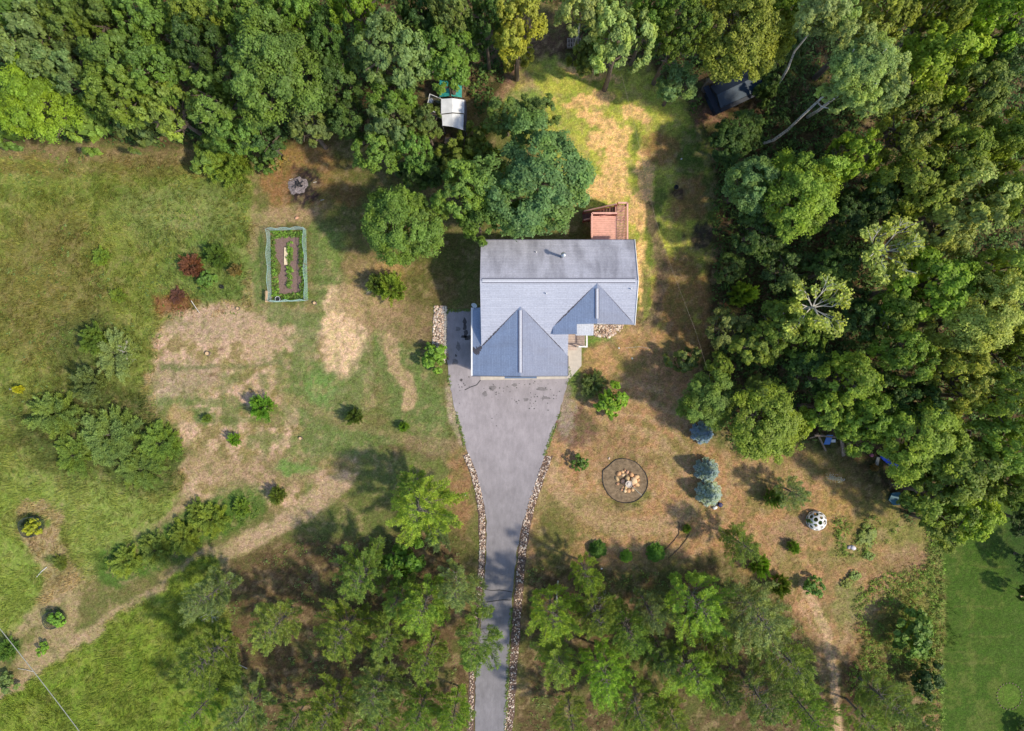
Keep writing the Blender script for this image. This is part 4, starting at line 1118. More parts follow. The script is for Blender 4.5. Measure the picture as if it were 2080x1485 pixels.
stone(945, 1005, .09, (225,215,205), "pale stone on the brown strip left of the driveway's stones")
stone(1257, 707, .07, (240,240,240), "white stone on the dark patch in front of the house")
stone(1284, 728, .07, (200,210,205), "grey stone on the dark streak below the stone bed")
a = W(1373, 381); tag(MB().lathe([(.17,0),(.19,.2),(.19,.22),(.15,.22),(.13,.05)], (a.x,a.y,0), 14).build("black_pot", M['black']), "small black pot on the brown patch of the right lawn", "pot")
a = W(452, 583); tag(MB().lathe([(.15,0),(.17,.25),(.13,.26),(.12,.1)], (a.x,a.y,0), 12).build("black_pot", M['black']), "black pot sunk in the tall grass left of the garden", "pot")
def stick(pts, rad, label, mat='dead', name="fallen_branch", cat="branch"):
    tag(MB().tube([W(x, y, 0)+Vector((0,0,z)) for x, y, z in pts], rad, 5).build(name, M[mat]), label, cat)
stick([(394,612,.5),(400,624,.3),(406,636,.05)], .035, "thin grey pole leaning out of the dead brown shrub onto the clearing")
stick([(75,1172,.05),(86,1160,.08),(97,1151,.1)], .025, "straight white stake lying in the mown track beside the low weedy shrub", 'white', "white_stake", "stake")
stick([(38,1357,.1),(55,1360,.08),(70,1364,.05)], .025, "thin white stake lying just right of the overhead cable", 'dead', "white_stake", "stake")
stick([(1133,1178,.25),(1131,1200,.2),(1130,1228,.15)], .07, "short grey log lying at the edge of the pines right of the driveway", 'dead', "grey_log", "log")
stick([(1355,1330,.3),(1365,1345,.4),(1385,1385,.6)], .06, "dark bare log slanting between the pines right of the driveway", 'black', "dark_log", "log")
stick([(477,1347,.1),(490,1350,.15),(503,1357,.1)], .03, "thin pale branch on the brown needle floor right of the left pines")
stick([(1270,707,.02),(1300,704,.02),(1320,708,.02)], .012, "thin pale twig on the worn ground in front of the right gable")
stick([(22,789,.15),(30,791,.6),(38,790,.9)], .03, "thin pale stem of the yellow sapling at the left edge")
# cut-down edge trunk in the neighbour's hedge
a = W(2076, 1208); tag(MB().beam((a.x-.2,a.y-.1,.1),(a.x+.5,a.y+.15,.2), .12, .1).build("pale_log", M['cutwood']), "short pale log at the right edge of the mown lawn", "log")
# ring of small stones on the neighbour lawn
ringm = emesh[0].copy(); ringm.materials.clear(); ringm.materials.append(mat_plain('ring_stone', (.20,.15,.10), .9, .3, 9))
for i in range(24):
    t = 2*math.pi*i/24; x = 2050+25*math.sin(t); y = 1414-27*math.cos(t)
    a = W(x, y); o = link("ring_stone", emesh[i % 3], None, (a.x, a.y, .03), t, (.5,.5,.4)); o.data = ringm; tag(o, "small dull brown stone at %s%s o'clock of the ring on the mown lawn" % ("half past " if i % 2 else "", HOURS[(i//2) % 12]), "stone", "stones of the lawn ring")

# ------------------------------------------------------------------ cables
cab = root_at("overhead_cable", *W(60, 1390, 0)[:2]); tag(cab, "grey overhead cable crossing the lower left corner", "cable")
A = W(-300, 925, 7.5); B = W(430, 1868, 7.5)
pts = [A+(B-A)*t+Vector((0,0,-2.0*4*t*(1-t)*.5)) for t in [i/16 for i in range(17)]]
part(MB().tube(pts, .028, 6), "cable", mat_plain("cable_grey", (.30,.31,.27), .6, .1, 3), cab)
for e in (A, B): part(MB().tube([(e.x,e.y,0),(e.x,e.y,8.2)], .15, 8), "pole", M['wood'], cab)
yw = root_at("yard_wire", *W(1340, 460, 0)[:2]); tag(yw, "thin wire strung across the right side of the back lawn", "wire")
pp = [(1262,150,4.2),(1288,250,3.6),(1308,340,3.3),(1330,440,3.1),(1355,520,3.0),(1385,600,3.0),(1412,670,3.2),(1436,748,3.6)]
part(MB().tube([W(*p) for p in pp], .006, 4), "wire", mat_plain("wire_tan", (.30,.25,.20), .6, .1, 3), yw)

# ------------------------------------------------------------------ netted planting cages
def cage(px, py, rad, label):
    a = W(px, py); rt = root_at("plant_cage", a.x, a.y); tag(rt, label, "plant cage", "netting cages around the young trees")
    mb = MB(); n = 40; rr = random.Random(px)
    P_ = [(a.x+rad*(1+.06*math.sin(3*t))*math.cos(t), a.y+rad*(1+.07*math.sin(2*t+1))*math.sin(t)) for t in [2*math.pi*i/n for i in range(n)]]
    for i in range(n):
        x, y = P_[i]; x2, y2 = P_[(i+1) % n]
        mb.beam((x,y,0), (x,y,.75), .02, .02)
        for z in (.15,.3,.45,.6,.75): mb.beam((x,y,z), (x2,y2,z), .022 if z < .7 else .04, .022 if z < .7 else .04)
    part(mb, "netting", mat_plain("dark_netting", (.045,.06,.055), .6, .2, 3), rt)
    for i in (0, 10, 20, 30): x, y = P_[i]; part(MB().tube([(x,y,0),(x,y,.9)], .02, 5), "stake", M['black'], rt)
cage(71, 1067, .88, "black netting cage around the yellow-leaved shrub on the left")
cage(116, 1254, .75, "black netting cage around the bright green shrub in the mown track")
# ------------------------------------------------------------------ vegetation prototypes
def rdir(r, n):
    v = r.normal(size=(n, 3)); return v/np.linalg.norm(v, axis=1, keepdims=True)
def quads(c, nrm, size, r, asp=.6):
    n = len(c); t = rdir(r, n)
    u = np.cross(nrm, t); u /= (np.linalg.norm(u, axis=1, keepdims=True)+1e-9)
    v = np.cross(nrm, u); v /= (np.linalg.norm(v, axis=1, keepdims=True)+1e-9)
    s = size[:, None]
    V = np.stack([c-u*s, c+v*s*asp, c+u*s+nrm*s*.15, c-v*s*asp], 1).reshape(-1, 3)
    return V, np.arange(len(V)).reshape(-1, 4)

def crown_broad(seed, nl, npf, nlf, leaf, name, spread=1.0, thin=0.0):
    """lobed broadleaf crown inside the unit sphere"""
    r = np.random.RandomState(seed); Cs = []; Ns = []; Ss = []; Ts = []
    ph = r.uniform(0, 6.28, 5); am = r.uniform(.07, .17, 5)
    for i in range(nl):
        zz = 1-(i+.5)/nl*1.35; a = i*2.399963+r.uniform(-.5, .5)
        rad = math.sqrt(max(0, 1-zz*zz))
        d = np.array([rad*math.cos(a), rad*math.sin(a), zz])+r.normal(0, .10, 3); d /= np.linalg.norm(d)
        out = 1+sum(am[k]*math.sin((k+1)*a+ph[k]) for k in range(5))
        if r.rand() < thin: continue
        c = d*r.uniform(.58, .84)*out*np.array([spread, spread, 1])
        lr = r.uniform(.17, .33); lt = r.normal(0, .12)
        for p in range(npf):
            e = rdir(r, 1)[0]
            if e @ d < -.1: e = e-2*(e @ d)*d*.8; e /= np.linalg.norm(e)
            pc = c+e*lr*r.uniform(.55, 1.0); pr = lr*r.uniform(.28, .5); pt = lt+r.normal(0, .1)
            k = nlf; dd = rdir(r, k); fl = (dd[:, 2] < -.2) & (r.rand(k) < .7); dd[fl, 2] *= -1
            Cs.append(pc+dd*pr*(r.uniform(.45, 1.12, (k, 1))))
            nn = dd*.7+np.array([0, 0, .45])+d*.3+r.normal(0, .35, (k, 3)); Ns.append(nn/np.linalg.norm(nn, axis=1, keepdims=True))
            Ss.append(leaf*r.uniform(.6, 1.3, k)); Ts.append(.45+pt+r.normal(0, .16, k))
    # sparse inner leaves that close the crown
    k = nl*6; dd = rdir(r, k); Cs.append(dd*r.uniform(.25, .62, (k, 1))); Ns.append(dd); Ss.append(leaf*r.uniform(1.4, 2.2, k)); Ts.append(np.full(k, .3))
    V, F = quads(np.vstack(Cs), np.vstack(Ns), np.concatenate(Ss), r)
    return mesh(name, V, F, M['leaf'], tint=np.clip(np.concatenate(Ts), 0, 1))

def trunk_broad(seed, name, mat, limbs=7, rad=.10):
    """trunk and limbs, unit radius and unit height: scaled (R, R, h)"""
    r = random.Random(seed); mb = MB()
    mb.tube([(0,0,-.01),(.03,.0,.2),(.0,.04,.45),(.03,.0,.72),(0,.02,.9)], [rad,rad*.8,rad*.6,rad*.38,rad*.12], 7)
    for i in range(limbs):
        a = i*2.4+r.uniform(-.4, .4); z = .42+.38*i/limbs; L = r.uniform(.6, .85)
        mb.tube([(0,0,z),(L*.4*math.cos(a),L*.4*math.sin(a),z+.07),(L*math.cos(a+.2),L*math.sin(a+.2),z+.16)], [rad*.42,rad*.26,rad*.06], 5)
        for s in (-.5, .5):
            mb.tube([(L*.45*math.cos(a),L*.45*math.sin(a),z+.08),(L*.85*math.cos(a+s),L*.85*math.sin(a+s),z+.15)], [rad*.2,rad*.05], 4)
    return mesh(name, mb.V, mb.F, M[mat])

def twiggy(seed, name, nleaf=13, leaf=.048, nl=9, mat='dead'):
    """open crown: pale limbs all visible, leaf tufts at the twig ends"""
    r = random.Random(seed); rn = np.random.RandomState(seed); mb = MB(); tips = []
    def grow(p, d, L, rad, lv):
        q = p+d*L*.5+Vector([r.uniform(-.06,.06)*L for _ in range(3)]); e = q+d*L*.5+Vector([r.uniform(-.14,.14)*L for _ in range(3)])
        mb.tube([p, q, e], [rad, rad*.75, rad*.5], 4, False)
        if lv == 0: tips.append(e); tips.append(q); return
        for k in range(3 if lv > 1 else 4):
            nd = (d+Vector((r.uniform(-.75,.75), r.uniform(-.75,.75), r.uniform(-.25,.6)))).normalized()
            grow(e if k else q, nd, L*r.uniform(.55,.75), rad*.55, lv-1)
    for i in range(nl):
        a = i*2.4; u = r.uniform(.15, 1.0) if i else 1.2
        grow(Vector((0,0,-.35+.15*u)), Vector((math.cos(a), math.sin(a), u)).normalized(), .44, .023, 2)
    mb.tube([(0,0,-2.4),(.03,0,-1.2),(0,0,-.2)], [.045,.04,.03], 7)
    C = np.array([t[:] for t in tips]); k = nleaf
    c = np.repeat(C*np.array([1.04,1.04,.98]), k, 0)+rn.normal(0, .045, (len(C)*k, 3))+np.array([0,0,-.035]); nn = rn.normal(0, .5, (len(c), 3))+np.array([0,0,.8]); nn /= np.linalg.norm(nn, axis=1, keepdims=True)
    V, F = quads(c, nn, leaf*rn.uniform(.5, 1.2, len(c)), rn)
    t = np.clip(np.repeat(rn.normal(.5, .15, len(C)), k)+rn.normal(0, .15, len(c)), 0, 1)
    return mesh("trunk_"+name, mb.V, mb.F, M[mat]), (mesh(name, V, F, M['leaf'], tint=t) if nleaf else None)

def needles(P, D, r, L=.20, wd=.016, per=7, spread=.5):
    n = len(P); k = per
    p = np.repeat(P, k, 0); d = np.repeat(D, k, 0)+r.normal(0, spread, (n*k, 3)); d[:, 2] += .12
    d /= np.linalg.norm(d, axis=1, keepdims=True)
    s = np.cross(d, rdir(r, n*k)); s /= (np.linalg.norm(s, axis=1, keepdims=True)+1e-9)
    l = (L*r.uniform(.6, 1.25, n*k))[:, None]
    p = p+r.normal(0, .025, p.shape)
    V = np.stack([p, p+d*l*.45+s*wd, p+d*l, p+d*l*.45-s*wd], 1).reshape(-1, 3)
    return V, np.arange(len(V)).reshape(-1, 4)

def pine(seed, name, R=2.7, Hh=8.0, nb=44, z0=.22, per=7, bare=.35, twl=.55):
    """loose conifer: whorls of rising branches with feathery plumes, bare grey wood inside"""
    r = random.Random(seed); rn = np.random.RandomState(seed); mb = MB(); PP = []; DD = []; TT = []
    lean = Vector((r.uniform(-.3,.3), r.uniform(-.3,.3), 0))
    tp = lambda z: Vector((0,0,z*Hh))+lean*z*z
    mb.tube([tp(0), tp(.3), tp(.6), tp(.85), tp(1)], [.13,.10,.07,.035,.01], 7)
    side = r.uniform(0, 6.28)
    for i in range(nb):
        t = i/(nb-1); z = z0+(1-z0)*t*.97
        prof = (1-t)**.62 if t > .25 else .75+t
        L = R*max(.16, min(1, prof))*r.uniform(.55, 1.12)*(1+.18*math.cos(i*2.4-side))
        a = i*2.399+r.uniform(-.5, .5); rise = r.uniform(.1, .5)+.5*t
        d = Vector((math.cos(a), math.sin(a), 0)); q = Vector((-d.y, d.x, 0)); bend = r.uniform(-.25, .25)
        pos = lambda s: tp(z)+d*L*s+q*bend*L*s*s+Vector((0,0,L*(rise*s-.18*math.sin(s*3.1))))
        pts = [pos(s) for s in (0,.3,.6,.85,1)]
        mb.tube(pts, [.024*min(1,L/1.5)+.006,.018,.012,.007,.003], 4, False)
        if r.random() < .10: continue
        ns = max(4, int(L*10))
        for k in range(ns):
            s = bare+(1-bare)*(k+r.random())/ns; p = pos(s); tl = twl*L/2.2*(1.15-s)*r.uniform(.6,1.2)+.12
            sg = 1 if k % 2 else -1; td = (d*.75+q*sg*r.uniform(.5,1.1)+Vector((0,0,r.uniform(-.05,.45)))).normalized()
            if tl > .3 and k % 2: mb.tube([p, p+td*tl*.8], [.008,.003], 3, False)
            m_ = max(2, int(tl/.10)); tn = r.gauss(0, .08)+.18*s
            for j in range(m_):
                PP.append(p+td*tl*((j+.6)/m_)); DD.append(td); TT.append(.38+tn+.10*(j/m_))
        for j in range(5): PP.append(pos(.8+.05*j)); DD.append(d+Vector((0,0,.2))); TT.append(.6)
    for j in range(14): PP.append(tp(.9+.1*j/14)); DD.append(Vector((r.uniform(-1,1), r.uniform(-1,1), .8)).normalized()); TT.append(.6)
    V, F = needles(np.array([p[:] for p in PP]), np.array([p[:] for p in DD]), rn, per=per)
    t = np.clip(np.repeat(np.array(TT), per)+rn.normal(0, .12, len(F)), 0, 1)
    return mesh("trunk_"+name, mb.V, mb.F, M['pinebark']), mesh(name, V, F, M['needle'], tint=t)

def bush_pine(seed, name, per=8):
    """low feathery evergreen: many rising plumes of different length, about one metre in radius and height"""
    r = random.Random(seed); rn = np.random.RandomState(seed); PP = []; DD = []; TT = []; mb = MB()
    ph = r.uniform(0, 6.28)
    for i in range(105):
        a = i*2.399+r.uniform(-.5,.5); u = (i+.5)/105; rad = math.sqrt(u)*.78
        b = Vector((rad*.55*math.cos(a), rad*.55*math.sin(a), .05+.45*(1-u))); out = 1+.22*math.sin(2*a+ph)+.12*math.sin(5*a)
        L = r.uniform(.30, .68)*out; el = .25+1.1*(1-u)*r.uniform(.6, 1.3); d = Vector((math.cos(a), math.sin(a), el)).normalized()
        q = Vector((-d.y, d.x, 0)); tn = r.gauss(0, .10)
        if i % 5 == 0: mb.tube([(0,0,.02), b, b+d*L*.5], [.012,.008,.003], 3, False)
        for k in range(14):
            s = k/14; sg = 1 if k % 2 else -1; td = (d+q*sg*r.uniform(.3,1.1)+Vector((0,0,r.uniform(0,.5)))).normalized()
            for j in range(2): PP.append(b+d*L*s+td*(.03+.06*j)*(1.25-s)); DD.append(td); TT.append(.34+.25*s+tn+.05*j)
    V, F = needles(np.array([p[:] for p in PP]), np.array([p[:] for p in DD]), rn, L=.085, wd=.011, per=per)
    t = np.clip(np.repeat(np.array(TT), per)+rn.normal(0, .14, len(F)), 0, 1)
    return mesh("stem_"+name, mb.V, mb.F, M['pinebark']), mesh(name, V, F, M['needle'], tint=t)

def spruce(seed, name):
    r = random.Random(seed); rn = np.random.RandomState(seed); PP = []; DD = []; TT = []; mb = MB()
    mb.tube([(0,0,0),(0,0,2.5),(0,0,2.9)], [.08,.03,.01], 6)
    for i in range(150):
        t = i/149; z = .15+2.6*t; L = 1.0*(1-t)**.8*r.uniform(.88,1.06)+.06; a = i*2.399+r.uniform(-.3,.3)
        d = Vector((math.cos(a), math.sin(a), .12+.25*t)).normalized(); q = Vector((-d.y, d.x, 0))
        if L > .5: mb.tube([(0,0,z), Vector((0,0,z))+d*L*.8], [.015,.004], 3, False)
        n = max(4, int(L*11))
        for k in range(n):
            s = .3+.7*k/n
            for sg in (-1, 0, 1): 
                td = (d+q*sg*.7).normalized(); PP.append(Vector((0,0,z))+d*L*s+td*.05); DD.append(td); TT.append(.35+.25*s)
    V, F = needles(np.array([p[:] for p in PP]), np.array([p[:] for p in DD]), rn, L=.11, wd=.016, per=12, spread=.5)
    t = np.clip(np.repeat(np.array(TT), 12)+rn.normal(0, .12, len(F)), 0, 1)
    return mesh("trunk_"+name, mb.V, mb.F, M['pinebark']), mesh(name, V, F, M['needle'], tint=t)

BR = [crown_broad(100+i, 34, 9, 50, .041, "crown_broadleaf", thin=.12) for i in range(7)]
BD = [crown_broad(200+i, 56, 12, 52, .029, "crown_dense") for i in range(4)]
SH = [crown_broad(300+i, 16, 6, 20, .11, "crown_shrub") for i in range(4)]
TB = [trunk_broad(400+i, "trunk_broadleaf", 'bark') for i in range(3)]
TW = [twiggy(500+i, "crown_open") for i in range(3)]
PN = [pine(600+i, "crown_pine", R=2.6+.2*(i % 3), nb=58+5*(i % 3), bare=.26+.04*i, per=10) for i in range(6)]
BP = [bush_pine(700+i, "foliage_evergreen") for i in range(4)]
SP = spruce(800, "foliage_spruce")
SS = [mesh("stem_shrub", *[x for x in (lambda mb: (mb.V, mb.F))(MB().tube([(0,0,0),(0,0,.5),(.1,.05,.9)], [.03,.02,.01], 5).tube([(0,0,.1),(-.3,.2,.7)], [.02,.01], 4).tube([(0,0,.1),(.25,-.3,.7)], [.02,.01], 4))], M['bark'])]

COLR = {'mid': (.135,.225,.040), 'grey': (.165,.245,.075), 'dark': (.078,.140,.032), 'lime': (.190,.330,.036), 'olive': (.190,.260,.046),
        'blue': (.185,.320,.105), 'gold': (.31,.34,.055), 'pale': (.310,.400,.120), 'green': (.160,.275,.048), 'pine': (.215,.315,.058),
        'pinegrey': (.220,.290,.095), 'pinelime': (.260,.400,.055), 'pinedark': (.165,.250,.060), 'spruce': (.46,.61,.60), 'spruceblue': (.40,.58,.74),
        'rust': (.19,.095,.065), 'yellow': (.50,.54,.040), 'bright': (.22,.41,.050), 'deep': (.12,.26,.04), 'orange': (.33,.24,.09), 'weed': (.24,.31,.075)}
rt_ = random.Random(21)
def tree(kind, px, py, r, h, colr, label, group=None, rz=None):
    """px, py, r: crown centre and radius in photo pixels; h: height in metres"""
    rz = rt_.uniform(0, 6.28) if rz is None else rz
    cf = rt_.uniform(.82, 1.16); c = tuple(x*cf*k for x, k in zip(COLR[colr], (rt_.uniform(.9,1.1), 1, rt_.uniform(.85,1.15))))+(1,)
    if kind in 'BDT' and px > 1450 and colr not in ('blue', 'dark'): c = (c[0]*1.28, c[1]*1.12, c[2]*.85, 1)
    V = None
    if kind in 'BDT':
        V = min(.42*h, max(.26*h, .9)); zc = h-V*.75
        o = W(px, py, zc); R = r/S*(H-zc)/H
        nm = "broadleaf_tree"; cat = "tree"; crown, trunk = "crown", "trunk"
    elif kind == 'P':
        zc = h*.55; o = W(px, py, zc); R = r/S*(H-zc)/H; nm = "pine_tree"; cat = "tree"; crown, trunk = "crown", "trunk"
    elif kind == 'J':
        zc = h*.4; o = W(px, py, zc); R = r/S*(H-zc)/H; nm = "evergreen_shrub"; cat = "shrub"; crown, trunk = "foliage", "stem"
    elif kind == 'C':
        zc = 1.0; o = W(px, py, zc); R = r/S*(H-zc)/H; nm = "spruce_tree"; cat = "tree"; crown, trunk = "crown", "trunk"
    else:
        zc = h*.5; o = W(px, py, zc); R = r/S*(H-zc)/H; nm = "leafy_shrub"; cat = "shrub"; crown, trunk = "foliage", "stem"
    root = empty(nm, (o.x, o.y, 0), rz); tag(root, label, cat, group)
    if kind == 'B' or kind == 'D':
        me = rt_.choice(BR if kind == 'B' else BD)
        cr = link(crown, me, root, (0, 0, zc-.25*V), 0, (R*.94, R*.94*rt_.uniform(.9,1.08), V*1.08)); cr.rotation_euler = (rt_.uniform(-.12,.12), rt_.uniform(-.12,.12), 0)
        link(trunk, rt_.choice(TB), root, (0,0,0), 0, (R, R, h*.92))
    elif kind == 'T':
        a, b = rt_.choice(TW)
        cr = link(crown, b, root, (0,0,zc), 0, (R*1.05, R*1.05, V)); link(trunk, a, root, (0,0,zc), 0, (R*1.05, R*1.05, max(V, zc/2.4)))
    elif kind == 'P':
        a, b = rt_.choice(PN); s = R/2.75; sc = (s*rt_.uniform(.85,1.12), s*rt_.uniform(.9,1.12), h/8.0*rt_.uniform(.9,1.1))
        cr = link(crown, b, root, (0,0,0), 0, sc); link(trunk, a, root, (0,0,0), 0, sc)
    elif kind == 'J':
        a, b = rt_.choice(BP); cr = link(crown, b, root, (0,0,0), 0, (R*.80, R*.80, h)); link(trunk, a, root, (0,0,0), 0, (R*.80, R*.80, h))
    elif kind == 'C':
        a, b = SP; cr = link(crown, b, root, (0,0,0), 0, (R, R, h/2.9)); link(trunk, a, root, (0,0,0), 0, (R, R, h/2.9))
    else:
        me = rt_.choice(SH); cr = link(crown, me, root, (0,0,h*.5), 0, (R*1.05, R*1.05, h*.55)); link(trunk, SS[0], root, (0,0,0), 0, (R, R, h*.8))
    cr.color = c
    return root
